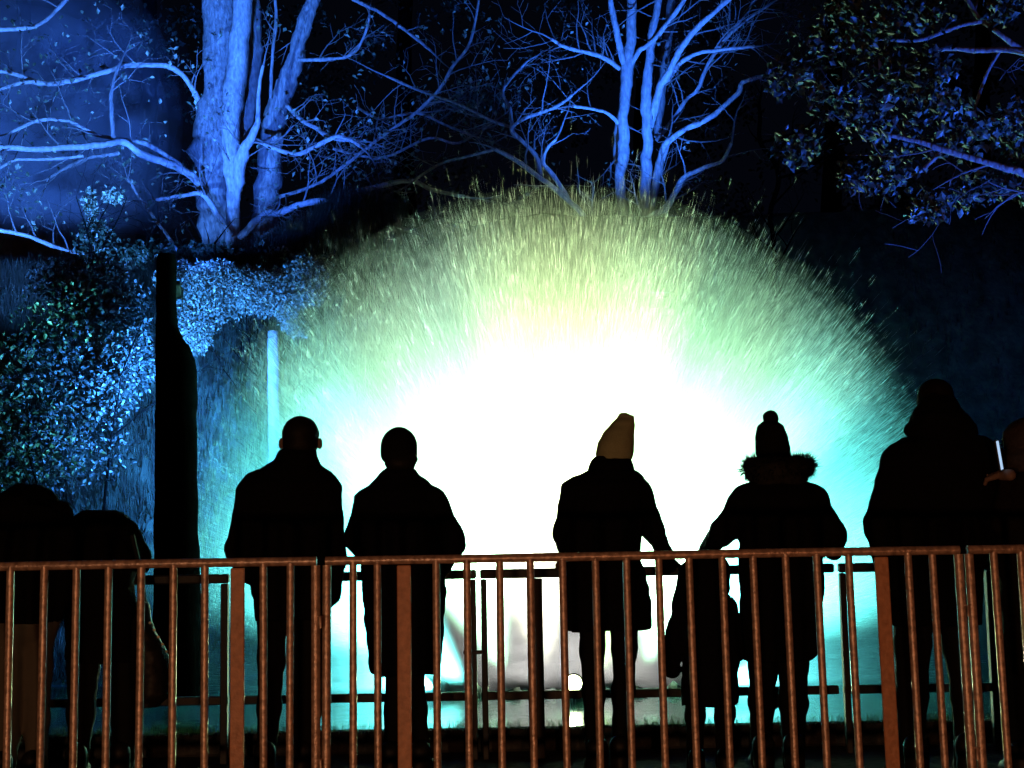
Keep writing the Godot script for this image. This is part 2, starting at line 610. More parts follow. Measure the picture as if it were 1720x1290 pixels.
func people() -> void:
	var dark := Color(0.004, 0.004, 0.0045)
	var jeans := Color(0.004, 0.0045, 0.006)
	var skin := Color(0.13, 0.085, 0.065)
	# --- man with short hair, second from the left group
	var o := begin_person(485, 7.15, "bareheaded man in a black jacket, collar up, elbows wide, left of the broad couple")
	o.set_meta("label", "bareheaded person in black jacket with raised collar, left one of the close pair")
	make_body(o, [505, 741], [502, 790, 70], [488, 1010, 48], [
		[[456, 1010, 0, 26], [456, 1110, 0.0, 22], [452, 1190, 0.02, 19], [447, 1278, 0, 16]],
		[[516, 1010, 0, 29], [517, 1110, 0.02, 26], [516, 1190, 0, 23], [512, 1278, 0, 18]]],
		[[425, 930, 0.32, 0.5, 1], [550, 938, 0.34, -0.4, -1]], jeans, skin, 0.06, 0.9)
	garment("hair", [ball([505, 729, 0.05], 31, 31, 0.118), ball([505, 748, 0.03], 29, 22, 0.1)], M.hair, o, 0.008, 0.004)
	for sx in [473, 537]:
		part("ear", net_mesh([[net([ball([sx, 745, 0.05], 5, 10, 0.016)], 0.006), Transform3D(), skin]]), M.body, o)
	garment("jacket", [
		loft([[753, 470, 531, 0.085, 0.03], [770, 462, 535, 0.1, 0.02], [782, 445, 541, 0.115, 0.02], [796, 418, 560, 0.13, 0.02], [815, 405, 569, 0.14, 0], [860, 404, 560, 0.15, 0], [920, 412, 556, 0.155, 0], [985, 424, 556, 0.155, 0], [1040, 430, 553, 0.15, 0]]),
		bone([424, 822, 0.0, 24], [405, 922, 0.0, 26]), bone([405, 922, 0.0, 25], [432, 946, 0.3, 17]), bone([405, 930, 0.0, 22], [416, 965, 0.02, 15]),
		bone([548, 822, 0.0, 24], [556, 930, 0.0, 26]), bone([556, 930, 0.0, 24], [545, 952, 0.3, 17]), bone([558, 940, 0.0, 22], [558, 1000, 0.0, 15])], M.black_cloth, o)
	shoe(o, 445, 0, 0.15)
	shoe(o, 512, 0.02, -0.1)
	# --- second of the pair, long coat
	o = begin_person(680, 7.05, "person in long dark knee-length coat and close round cap, right one of the close pair")
	make_body(o, [670, 762], [672, 805, 62], [678, 1010, 50], [
		[[670, 1010, 0, 28], [668, 1120, 0, 21], [664, 1190, 0, 17], [656, 1282, 0, 15]],
		[[692, 1010, 0.02, 28], [692, 1120, 0.03, 20], [700, 1190, 0.03, 16], [712, 1282, 0.02, 14]]],
		[[640, 930, 0.3, -0.4, 1], [708, 932, 0.32, 0.3, -1]], dark, skin, 0.07, 0.88)
	garment("cap", [ball([670, 751, 0.06], 31, 34, 0.118), ball([670, 766, 0.05], 30, 15, 0.112)], M.dark_knit, o, 0.008, 0.003)
	garment("hair", [ball([672, 778, 0.02], 26, 18, 0.09), bone([690, 765, 0.0, 9], [698, 771, 0.0, 3])], M.hair, o, 0.006, 0.004)
	garment("coat", [
		loft([[783, 652, 692, 0.075, 0.04], [797, 636, 704, 0.095, 0.03], [811, 622, 722, 0.115, 0.03], [828, 606, 736, 0.13, 0.02], [870, 604, 742, 0.145, 0], [930, 608, 748, 0.15, 0], [980, 608, 749, 0.155, 0], [1045, 613, 745, 0.16, 0], [1110, 620, 742, 0.165, 0], [1132, 624, 741, 0.165, 0]]),
		bone([616, 842, 0.0, 21], [601, 905, 0.02, 22]), bone([601, 905, 0.02, 22], [625, 940, 0.28, 16]),
		bone([728, 836, 0.0, 20], [760, 908, 0.0, 21]), bone([760, 908, 0.0, 21], [715, 944, 0.3, 16]), bone([760, 915, 0.0, 19], [746, 948, 0.05, 15])], M.navy_cloth, o)
	shoe(o, 655, 0, 0.1)
	shoe(o, 713, 0.02, -0.3)
	# --- pointed khaki beanie
	o = begin_person(1020, 7.1, "person in pointed khaki beanie with one arm stretched down to the rail")
	make_body(o, [1032, 766], [1025, 806, 60], [1020, 1000, 46], [
		[[996, 1000, 0, 27], [995, 1090, 0, 20], [997, 1160, 0.02, 18], [1000, 1282, 0, 15]],
		[[1048, 1000, 0, 28], [1049, 1090, 0.0, 20], [1047, 1160, 0.02, 18], [1042, 1282, 0, 15]]],
		[[1131, 949, 0.42, 0.15, -1], [958, 945, 0.36, 0.3, 1]], dark, skin, 0.06, 0.88)
	garment("beanie", [loft([[693, 1040, 1052, 0.012, 0.06], [700, 1036, 1066, 0.03, 0.06], [712, 1025, 1067, 0.06, 0.06], [728, 1012, 1066, 0.085, 0.06], [745, 1003, 1066, 0.105, 0.06], [760, 1000, 1065, 0.112, 0.06], [772, 1001, 1062, 0.108, 0.06]], 0.01)], M.khaki_knit, o, 0.007, 0.005)
	garment("scarf", [loft([[768, 995, 1060, 0.085, 0.05], [785, 986, 1064, 0.1, 0.04], [800, 984, 1068, 0.105, 0.03], [812, 990, 1066, 0.1, 0.03]], 0.02)], M.black_cloth, o, 0.01, 0.012)
	garment("coat", [
		loft([[790, 985, 1068, 0.1, 0.03], [800, 962, 1080, 0.115, 0.02], [815, 950, 1088, 0.13, 0], [860, 950, 1085, 0.14, 0], [910, 942, 1076, 0.145, 0], [930, 940, 1074, 0.145, 0], [974, 944, 1085, 0.15, 0], [1010, 945, 1091, 0.155, 0], [1058, 946, 1094, 0.155, 0]]),
		bone([962, 822, 0, 19], [950, 895, 0.03, 21]), bone([950, 895, 0.03, 21], [960, 945, 0.3, 15]),
		bone([1076, 826, 0.0, 19], [1098, 892, 0.08, 19]), bone([1098, 892, 0.08, 18], [1124, 945, 0.38, 13])], M.black_cloth, o)
	shoe(o, 1000, 0, 0.1)
	shoe(o, 1042, 0.02, -0.1)
	# --- bobble hat and fur hood
	o = begin_person(1310, 7.1, "person in bobble hat and fur-trimmed hooded coat leaning on the rail")
	make_body(o, [1299, 766], [1302, 812, 66], [1306, 1010, 52], [
		[[1282, 1010, 0, 30], [1281, 1110, 0, 23], [1280, 1180, 0.02, 21], [1278, 1282, 0, 16]],
		[[1332, 1010, 0, 30], [1333, 1110, 0, 24], [1333, 1180, 0.02, 22], [1332, 1282, 0, 17]]],
		[[1186, 925, 0.35, -0.3, 1], [1400, 925, 0.36, 0.5, -1]], dark, skin, 0.07, 0.88)
	garment("bobble_hat", [loft([[708, 1280, 1306, 0.05, 0.07], [716, 1272, 1317, 0.085, 0.07], [735, 1268, 1323, 0.105, 0.07], [755, 1269, 1328, 0.112, 0.07], [770, 1271, 1328, 0.108, 0.07]], 0.01)], M.dark_knit, o, 0.008, 0.004)
	var bob := garment("bobble", [ball([1294, 702, 0.07], 14, 13, 0.042)], M.dark_knit, o, 0.006, 0.008)
	bob.name = "bobble"
	var hood := garment("hood", [loft([[768, 1272, 1342, 0.09, 0.02], [782, 1256, 1358, 0.12, 0.0], [800, 1256, 1360, 0.13, -0.01], [815, 1262, 1352, 0.125, 0.0]], 0.03), bone([1262, 784, 0.03, 15], [1307, 790, -0.1, 16]), bone([1307, 790, -0.1, 16], [1354, 784, 0.03, 15])], M.fur, o, 0.01, 0.015)
	fur_ring(hood, px(1308, 785, 0.0), pr(44), pr(19), 0.11, 2600)
	garment("coat", [
		loft([[800, 1272, 1344, 0.1, 0.02], [814, 1250, 1362, 0.12, 0.02], [832, 1238, 1380, 0.14, 0], [870, 1234, 1388, 0.155, 0], [920, 1242, 1380, 0.16, 0], [990, 1242, 1382, 0.165, 0], [1040, 1244, 1382, 0.165, 0], [1093, 1246, 1377, 0.165, 0], [1110, 1250, 1362, 0.16, 0]]),
		bone([1250, 836, 0, 22], [1213, 895, 0.02, 21]), bone([1213, 895, 0.02, 21], [1187, 922, 0.3, 14]),
		bone([1366, 834, 0, 22], [1399, 900, 0.0, 22]), bone([1399, 900, 0.0, 22], [1400, 928, 0.3, 15])], M.black_cloth, o)
	shoe(o, 1278, 0, 0.05)
	shoe(o, 1332, 0.02, -0.1)
	# --- child tucked beside it
	o = begin_person(1192, 7.0, "small child in long dark hooded coat standing between the beanie and the bobble hat")
	make_body(o, [1192, 968], [1192, 1010, 36], [1194, 1120, 30], [
		[[1171, 1120, 0, 18], [1168, 1200, 0, 16], [1167, 1292, 0, 13]],
		[[1215, 1120, 0, 18], [1217, 1200, 0, 16], [1216, 1292, 0, 13]]],
		[], dark, skin, 0.03, 0.85)
	garment("hood", [ball([1192, 962, 0.02], 35, 37, 0.12), ball([1190, 992, 0.0], 34, 22, 0.1)], M.navy_cloth, o, 0.01, 0.008)
	garment("coat", [
		loft([[990, 1166, 1218, 0.08, 0.0], [1005, 1154, 1228, 0.1, 0], [1040, 1150, 1236, 0.11, 0], [1100, 1148, 1240, 0.12, 0], [1150, 1146, 1240, 0.13, 0], [1184, 1147, 1239, 0.13, 0]]),
		bone([1160, 962, 0.0, 20], [1148, 1010, 0, 17]), bone([1148, 1010, 0.0, 16], [1130, 1085, 0, 16]), bone([1130, 1085, 0.0, 15], [1127, 1126, 0, 14]),
		bone([1226, 1020, 0, 14], [1238, 1100, 0.06, 13])], M.navy_cloth, o)
	shoe(o, 1167, 0, 0.05, 0.75)
	shoe(o, 1216, 0, -0.05, 0.75)
	# --- tall one on the right
	o = begin_person(1570, 6.85, "tallest person, in bulky dark jacket with thick hood down and round cap")
	make_body(o, [1571, 686], [1578, 735, 80], [1566, 1000, 56], [
		[[1534, 1000, 0, 34], [1533, 1085, 0, 29], [1532, 1170, 0.02, 25], [1530, 1292, 0, 20]],
		[[1606, 1000, 0, 33], [1612, 1085, 0, 27], [1620, 1170, 0.02, 21], [1622, 1292, 0, 18]]],
		[[1500, 930, 0.34, -0.3, 1], [1640, 930, 0.34, 0.3, -1]], dark, skin, 0.05, 0.86)
	garment("cap", [ball([1571, 666, 0.05], 29, 31, 0.118), ball([1571, 682, 0.04], 29, 18, 0.112)], M.brown_cloth, o, 0.008, 0.003)
	garment("hood", [loft([[664, 1552, 1600, 0.05, -0.03], [680, 1541, 1609, 0.1, -0.03], [700, 1530, 1624, 0.14, -0.03], [718, 1525, 1636, 0.15, -0.02], [735, 1526, 1642, 0.15, 0], [750, 1534, 1640, 0.14, 0]], 0.03), bone([1524, 718, 0, 5], [1521, 724, 0, 3])], M.black_cloth, o, 0.012, 0.014)
	garment("jacket", [
		loft([[734, 1516, 1654, 0.12, 0], [746, 1494, 1672, 0.14, 0], [770, 1486, 1684, 0.16, 0], [820, 1484, 1686, 0.17, 0], [900, 1488, 1672, 0.175, 0], [960, 1492, 1650, 0.175, 0], [1050, 1496, 1646, 0.165, 0]]),
		bone([1502, 774, 0, 22], [1480, 880, 0.0, 27]), bone([1480, 880, 0, 27], [1496, 935, 0.28, 18]), bone([1480, 890, 0, 25], [1488, 960, 0.02, 18]),
		bone([1668, 774, 0, 24], [1680, 880, 0.0, 27]), bone([1680, 880, 0, 26], [1650, 938, 0.3, 18])], M.black_cloth, o, 0.015)
	shoe(o, 1530, 0, 0.1, 1.1)
	shoe(o, 1622, 0.02, -0.15, 1.1)
	# --- right edge, with a phone
	o = begin_person(1735, 6.75, "person at the right edge in pale-edged hood holding up a lit phone")
	make_body(o, [1727, 745], [1730, 805, 70], [1735, 1010, 52], [
		[[1712, 1010, 0, 30], [1711, 1110, 0, 25], [1708, 1200, 0, 21], [1706, 1300, 0, 16]],
		[[1760, 1010, 0, 30], [1762, 1110, 0, 25], [1762, 1200, 0, 21], [1760, 1300, 0, 16]]],
		[[1690, 800, -0.12, 0.3, 1]], dark, skin, 0.03)
	garment("hood", [ball([1727, 738, 0.02], 40, 38, 0.13), ball([1728, 775, 0.0], 42, 30, 0.13)], M.tan_cloth, o, 0.01, 0.008)
	fur_ring(o, px(1727, 742, 0.1), pr(36), pr(9), 0.03, 700)
	garment("coat", [
		loft([[790, 1700, 1760, 0.11, 0], [806, 1684, 1780, 0.13, 0], [840, 1674, 1796, 0.15, 0], [920, 1674, 1796, 0.16, 0], [1010, 1684, 1790, 0.165, 0], [1130, 1686, 1792, 0.165, 0]]),
		bone([1690, 830, 0, 20], [1684, 880, -0.06, 18]), bone([1684, 880, -0.06, 17], [1692, 806, -0.08, 13]),
		bone([1782, 830, 0, 21], [1796, 920, 0.02, 20]), bone([1796, 920, 0.02, 19], [1790, 1000, 0.1, 14])], M.brown_cloth, o, 0.015)
	shoe(o, 1706, 0, 0.05)
	shoe(o, 1760, 0, -0.1)
	var ph := thing("phone", org + px(1677, 765, -0.16), "small phone with bright screen held up at the right edge", "phone")
	var case_ := part("case", slab(Vector3(0.074, 0.15, 0.009), 0.004), M.leather, ph)
	case_.position = Vector3.ZERO
	var sc := part("screen", slab(Vector3(0.066, 0.135, 0.003), 0.001), glow(Color(0.7, 0.85, 1.0), 0.9), ph)
	sc.position = Vector3(0, 0, 0.0062)
	ph.rotation = Vector3(-0.1, 1.1, 0.1)
	# --- left edge: two bent over the rail
	o = begin_person(45, 6.95, "person at the left edge bent forward in big dark hooded coat, pale trousers showing")
	make_body(o, [48, 858], [42, 900, 70], [45, 1030, 58], [
		[[18, 1030, 0, 34], [16, 1130, 0, 28], [12, 1210, 0, 24], [8, 1292, 0, 18]],
		[[64, 1030, 0, 30], [62, 1130, 0.04, 24], [62, 1210, 0.04, 20], [62, 1292, 0, 17]]],
		[[110, 945, 0.36, -0.2, 1]], Color(0.07, 0.06, 0.05), skin, 0.22)
	garment("hood", [ball([45, 850, 0.2], 52, 38, 0.14), ball([20, 868, 0.1], 60, 44, 0.16), ball([95, 868, 0.15], 28, 28, 0.1)], M.black_cloth, o, 0.012, 0.012)
	garment("coat", [
		loft([[850, -30, 96, 0.12, 0.1], [880, -60, 125, 0.16, 0.08], [930, -70, 135, 0.18, 0.04], [1000, -40, 122, 0.18, 0], [1045, -20, 100, 0.17, 0]]),
		bone([105, 905, 0.05, 22], [132, 950, 0.15, 20]), bone([132, 950, 0.15, 19], [112, 960, 0.32, 14]),
		bone([-40, 905, 0.05, 24], [-60, 960, 0.15, 22])], M.black_cloth, o, 0.015)
	shoe(o, 8, 0, 0.1)
	shoe(o, 62, 0, 0)
	o = begin_person(175, 7.2, "person doubled over the rail with a broad rounded back, second from the left")
	make_body(o, [168, 905], [180, 905, 56], [170, 1030, 52], [
		[[146, 1030, 0, 30], [140, 1120, 0, 26], [136, 1200, 0, 22], [132, 1280, 0, 16]],
		[[200, 1030, 0, 30], [206, 1120, 0, 26], [208, 1200, 0, 22], [208, 1280, 0, 16]]],
		[[228, 950, 0.3, 0.3, -1]], dark, skin, 0.3)
	garment("hood", [ball([160, 885, 0.22], 36, 26, 0.12)], M.black_cloth, o, 0.01, 0.008)
	garment("jacket", [
		loft([[858, 136, 198, 0.12, 0.12], [866, 126, 214, 0.15, 0.1], [886, 118, 228, 0.18, 0.06], [930, 112, 236, 0.2, 0.02], [980, 112, 222, 0.18, 0], [1060, 112, 236, 0.17, 0], [1110, 112, 246, 0.165, 0]]),
		bone([212, 888, 0.06, 18], [234, 935, 0.1, 19]), bone([234, 935, 0.1, 17], [228, 950, 0.28, 13])], M.black_cloth, o, 0.015)
	shoe(o, 132, 0, 0.1)
	shoe(o, 208, 0, -0.1)
	D = 7.05
	org = P(258, 1110, D)
	var bag := thing("shoulder_bag", org, "slouchy black shoulder bag with pale beaded edge hanging beside the second person", "bag")
	garment("pouch", [loft([[1010, 236, 250, 0.03, 0], [1050, 222, 256, 0.07, 0], [1110, 220, 284, 0.09, 0], [1165, 224, 288, 0.095, 0], [1188, 234, 268, 0.07, 0]])], M.leather, bag, 0.01, 0.01)
	part("strap", path_tube([px(243, 1015), px(236, 960, 0.02), px(222, 900, 0.06)], 0.012), M.leather, bag)
	for i in 6:
		var bd := part("bead", lathe([Vector2(0.0, -0.007), Vector2(0.006, -0.004), Vector2(0.0075, 0), Vector2(0.006, 0.004), Vector2(0.0, 0.007)], 8), plain(lin(0.6, 0.52, 0.4), 0.4), bag)
		bd.position = px(252 + i * 7, 1046 + i * 12, -0.05)


# ---------------------------------------------------------------- railings
func crowd_barrier(x0: float, x1: float, label: String, lean := 0.0) -> void:
	var z := 5.1
	var a := P(x0, 935, z)
	var b := P(x1, 935, z)
	var L := b.x - a.x
	var o := thing("crowd_barrier", Vector3((a.x + b.x) * 0.5, 0, -z), label, "barrier", "rust-coloured barriers in front of the people")
	o.rotation.x = lean
	var h := L * 0.5
	var top := 1.098
	part("top_rail", path_tube([Vector3(-h - 0.004, top, 0), Vector3(-h * 0.5, top - 0.001, 0), Vector3(0, top, 0), Vector3(h * 0.5, top + 0.001, 0), Vector3(h + 0.004, top, 0)], 0.0165), M.rust, o)
	part("bottom_rail", tube(Vector3(-h, 0.2, 0), Vector3(h, 0.2, 0), 0.0165), M.rust, o)
	for s in [-1, 1]:
		part("end_post", tube(Vector3(s * h, 0.2, 0), Vector3(s * h, top - 0.015, 0), 0.0165), M.rust, o)
		var up := part("upright", slab(Vector3(0.05, top - 0.02 - 0.03, 0.012), 0.003), M.rust_flat, o)
		up.position = Vector3(s * (h - 0.28), (top - 0.02 + 0.03) * 0.5, 0.0)
		var foot := part("foot", slab(Vector3(0.058, 0.012, 0.6), 0.003), M.rust_flat, o)
		foot.position = Vector3(s * (h - 0.28), 0.02, 0)
		for k in 2:
			var hk := part("hook", path_tube([Vector3(s * h, 0.4 + k * 0.5, 0), Vector3(s * (h + 0.018), 0.4 + k * 0.5, 0.012), Vector3(s * (h + 0.02), 0.36 + k * 0.5, 0.012)], 0.006, 6), M.rust, o)
			hk.position.z = 0.004
	var xs := []
	for s in [-1, 1]:
		xs.append(s * (h - 0.095))
		xs.append(s * (h - 0.185))
	var inner := h - 0.28
	for k in range(1, 15):
		xs.append(-inner + 2.0 * inner * k / 15.0)
	var bm := tube(Vector3(0, 0.2, 0), Vector3(0, top, 0), 0.0138, 12)
	for x in xs:
		var bar := part("bar", bm, M.rust, o)
		bar.position = Vector3(x + rng.randf_range(-0.003, 0.003), 0, 0)
		bar.rotation = Vector3(rng.randf_range(-0.004, 0.004), rng.randf() * 6.0, rng.randf_range(-0.002, 0.002))


func far_railing(x0: float, x1: float, posts: Array, label: String) -> void:
	var z := 7.72
	var a := P(x0, 960, z)
	var b := P(x1, 960, z)
	var o := thing("deck_railing", Vector3(a.x, 0, -z), label, "railing", "dark railing panels along the pond edge")
	var L := b.x - a.x
	var tr := part("top_rail", slab(Vector3(L, 0.05, 0.06), 0.008), M.steel_dark, o)
	tr.position = Vector3(L * 0.5, 0.985, 0)
	var br := part("bottom_rail", slab(Vector3(L, 0.045, 0.04), 0.005), M.steel_dark, o)
	br.position = Vector3(L * 0.5, 0.335, 0)
	for p in posts:
		var q := P(p[0], 960, z)
		var w: float = p[1] * z / F
		var po := part("post", slab(Vector3(w, 0.958, 0.05), 0.005), M.steel_dark, o)
		po.position = Vector3(q.x - a.x, 0.479, 0)
	for p in posts:
		if p.size() > 2:
			var q := P(p[0], 960, z)
			var c := part("clamp", slab(Vector3(0.11, 0.02, 0.03), 0.004), M.steel_dark, o)
			c.position = Vector3(q.x - a.x, 0.57, 0.04)


# ---------------------------------------------------------------- lamps
func floodlight(at: Vector3, aim: Vector3, color: Color, energy: float, angle: float, label: String, high := 0.95) -> void:
	var o := thing("floodlight", at, label, "floodlight", "coloured floodlights on the bank")
	var top := Vector3(0, high, 0)
	var dir := (aim - at - top).normalized()
	var b := Basis.looking_at(dir, Vector3.UP)
	var head := part("housing", slab(Vector3(0.34, 0.26, 0.12), 0.015), M.steel_dark, o)
	head.transform = Transform3D(b, top)
	var lens := part("lens", slab(Vector3(0.3, 0.22, 0.008), 0.003), glow(color, 2.0), o)
	lens.transform = Transform3D(b, top + dir * 0.065)
	part("yoke", path_tube([top + Vector3(-0.19, 0, 0), top + Vector3(-0.19, -0.25, 0), top + Vector3(0.19, -0.25, 0), top + Vector3(0.19, 0, 0)], 0.012, 8), M.steel_dark, o)
	part("pole", tube(Vector3(0, -0.3, 0), Vector3(0, high - 0.25, 0), 0.025), M.steel_dark, o)
	var l := SpotLight3D.new()
	l.name = "beam_light"
	l.light_color = color
	l.light_energy = energy
	l.spot_angle = angle
	l.spot_angle_attenuation = 0.7
	l.spot_range = 60
	l.spot_attenuation = 2.0
	l.light_size = 0.1
	l.shadow_enabled = true
	o.add_child(l)
	l.transform = Transform3D(b, top + dir * 0.12)


func bollard(at: Vector3, color: Color, energy: float, label: String) -> void:
	var o := thing("bollard_lamp", at, label, "path lamp", "warm path lamps before the barrier")
	part("post", lathe([Vector2(0.0, 0), Vector2(0.07, 0), Vector2(0.07, 0.02), Vector2(0.045, 0.03), Vector2(0.045, 0.4), Vector2(0.0, 0.4)]), M.steel_dark, o)
	part("lamp_glass", lathe([Vector2(0.0, 0.402), Vector2(0.04, 0.402), Vector2(0.042, 0.42), Vector2(0.042, 0.52), Vector2(0.04, 0.538), Vector2(0.0, 0.538)]), glow(color, 2.0), o)
	part("cap", lathe([Vector2(0.0, 0.54), Vector2(0.19, 0.54), Vector2(0.195, 0.55), Vector2(0.1, 0.58), Vector2(0.0, 0.59)]), M.steel_dark, o)
	var l := OmniLight3D.new()
	l.name = "glow_light"
	l.light_color = color
	l.light_energy = energy
	l.light_size = 0.04
	l.omni_range = 40
	l.omni_attenuation = 2.0
	l.shadow_enabled = true
	o.add_child(l)
	l.position = Vector3(0, 0.47, 0)


# ---------------------------------------------------------------- trees
var twig_st: SurfaceTool
var tips: Array = []

func smooth(pts: Array, steps: int) -> Array:   # Catmull-Rom through [Vector3, radius]
	var out := []
	for i in pts.size() - 1:
		var p0: Array = pts[maxi(i - 1, 0)]
		var p1: Array = pts[i]
		var p2: Array = pts[i + 1]
		var p3: Array = pts[mini(i + 2, pts.size() - 1)]
		for s in steps:
			var t := float(s) / steps
			out.append([p1[0].cubic_interpolate(p2[0], p0[0], p3[0], t), lerpf(p1[1], p2[1], t)])
	out.append(pts[pts.size() - 1])
	return out


func limb(tree: Node3D, called: String, depth: float, pts: Array, mat: Material, swing := 0.0, twiggy := 1.0, sides := 8, dz0 := 0.0, bumpy := 0.35) -> void:
	var raw := []
	for i in pts.size():
		var p: Array = pts[i]
		var d: float = depth + dz0 + swing * i / maxf(1.0, pts.size() - 1.0)
		raw.append([P(p[0], p[1], d) - tree.position, p[2] * depth / F * (0.8 if called == "branch" else 1.0)])
	var sm := smooth(raw, 5)
	var v := PackedVector3Array()
	var r := PackedFloat32Array()
	for i in sm.size():
		var q: Vector3 = sm[i][0]
		var wob: float = sm[i][1] * 0.5 * minf(1.0, bumpy * 2.5)
		v.append(q + Vector3(bark_noise.get_noise_3d(q.x * 4, q.y * 4, q.z), bark_noise.get_noise_3d(q.y * 4, q.x * 4, q.z + 9), 0) * wob)
		r.append(sm[i][1])
	var st := new_st()
	tri_strip_tube(st, v, r, sides, bumpy)
	part(called, st.commit(), mat, tree)
	if twiggy <= 0.0: return
	for i in range(2, v.size()):
		var seg := v[i] - v[i - 1]
		var n := seg.length() * 2.4 * twiggy
		while n > 0.0:
			if rng.randf() < n:
				var dir := seg.normalized()
				var side := Vector3(-dir.y, dir.x, 0) * (1.0 if rng.randf() < 0.5 else -1.0)
				var go := (dir * rng.randf_range(0.3, 1.0) + side * rng.randf_range(0.4, 1.0) + Vector3(0, 0.25, rng.randf_range(-0.7, 0.7))).normalized()
				twig(v[i], go, rng.randf_range(0.35, 1.3), minf(r[i] * 0.5, 0.022), 0)
			n -= 1.0
	if r[r.size() - 1] > r[0]: return
	twig(v[v.size() - 1], (v[v.size() - 1] - v[v.size() - 2]).normalized(), rng.randf_range(0.5, 1.1), r[r.size() - 1] * 0.8, 0)


func twig(at: Vector3, dir: Vector3, length: float, r: float, level: int) -> void:
	var n := 5
	var p := PackedVector3Array([at])
	var rr := PackedFloat32Array([r])
	var d := dir
	var q := at
	for i in n:
		d = (d + Vector3(rng.randf_range(-1, 1), rng.randf_range(-0.9, 1), rng.randf_range(-1, 1)) * 0.22).normalized()
		q += d * length / n
		p.append(q)
		rr.append(maxf(r * (1.0 - 0.8 * (i + 1) / n), 0.003))
		if level < 2 and i > 0 and rng.randf() < (0.62 if level == 0 else 0.4):
			var side := d.cross(Vector3(rng.randf() - 0.5, rng.randf() - 0.5, 1).normalized()).normalized() * (1.0 if rng.randf() < 0.5 else -1.0)
			twig(q, (d * 0.7 + side * 0.7).normalized(), length * rng.randf_range(0.4, 0.65), rr[rr.size() - 1] * 0.75, level + 1)
	tri_strip_tube(twig_st, p, rr, 4)
	tips.append(q)


func leaf_mesh(w: float, l: float) -> ArrayMesh:
	var st := new_st()
	var a := Vector3.ZERO
	var b := Vector3(-w * 0.5, 0.12 * l, l * 0.5)
	var c := Vector3(w * 0.5, 0.12 * l, l * 0.5)
	var m := Vector3(0, 0.02 * l, l * 0.5)
	var e := Vector3(0, -0.05 * l, l)
	st.set_smooth_group(-1)
	for v in [a, b, m, b, e, m, a, m, c, m, e, c]: st.add_vertex(v)
	st.generate_normals()
	return st.commit()


func leaves(parent: Node, called: String, places: Array, mesh: Mesh, mat: Material, c0: Color, c1: Color, size0 := 0.7, size1 := 1.3) -> void:
	var mm := MultiMesh.new()
	mm.transform_format = MultiMesh.TRANSFORM_3D
	mm.use_colors = true
	mm.mesh = mesh
	mm.instance_count = places.size()
	for i in places.size():
		var b := Basis.from_euler(Vector3(rng.randf_range(-1.2, 1.2), rng.randf() * TAU, rng.randf_range(-1.2, 1.2))).scaled(Vector3.ONE * rng.randf_range(size0, size1))
		mm.set_instance_transform(i, Transform3D(b, places[i]))
		mm.set_instance_color(i, c0.lerp(c1, pow(rng.randf(), 3.0)))
	var o := MultiMeshInstance3D.new()
	o.name = called
	o.multimesh = mm
	o.material_override = mat
	o.set_meta("kind", "stuff")
	parent.add_child(o, true)


func clump_points(centres: Array, n: int) -> Array:   # each centre [Vector3, Vector3 radii]
	var out := []
	for i in n:
		var c: Array = centres[rng.randi() % centres.size()]
		var d := Vector3(rng.randfn(), rng.randfn(), rng.randfn()).normalized() * pow(rng.randf(), 0.62)
		out.append(c[0] + d * c[1])
	return out


func begin_tree(called: String, at: Vector3, label: String, category := "tree") -> Node3D:
	twig_st = new_st()
	tips = []
	return thing(called, at, label, category, "trees on the far bank" if category == "tree" else "shrubs on the far bank")


func end_tree(t: Node3D, mat: Material) -> void:
	part("twigs", twig_st.commit(), mat, t, "stuff")


func hill_y(x: float, z: float) -> float:
	var left := smoothstep(-3.0, -5.2, x)
	var s := smoothstep(-23.2, lerpf(-26.2, -27.6, left), z - 2.9 * left)
	var y := -1.6 + (9.0 - 1.5 * left) * s + maxf(0.0, -28.0 - z) * 0.05
	y += hill_noise.get_noise_2d(x * 6.0, z * 6.0) * 0.5 * s
	return y


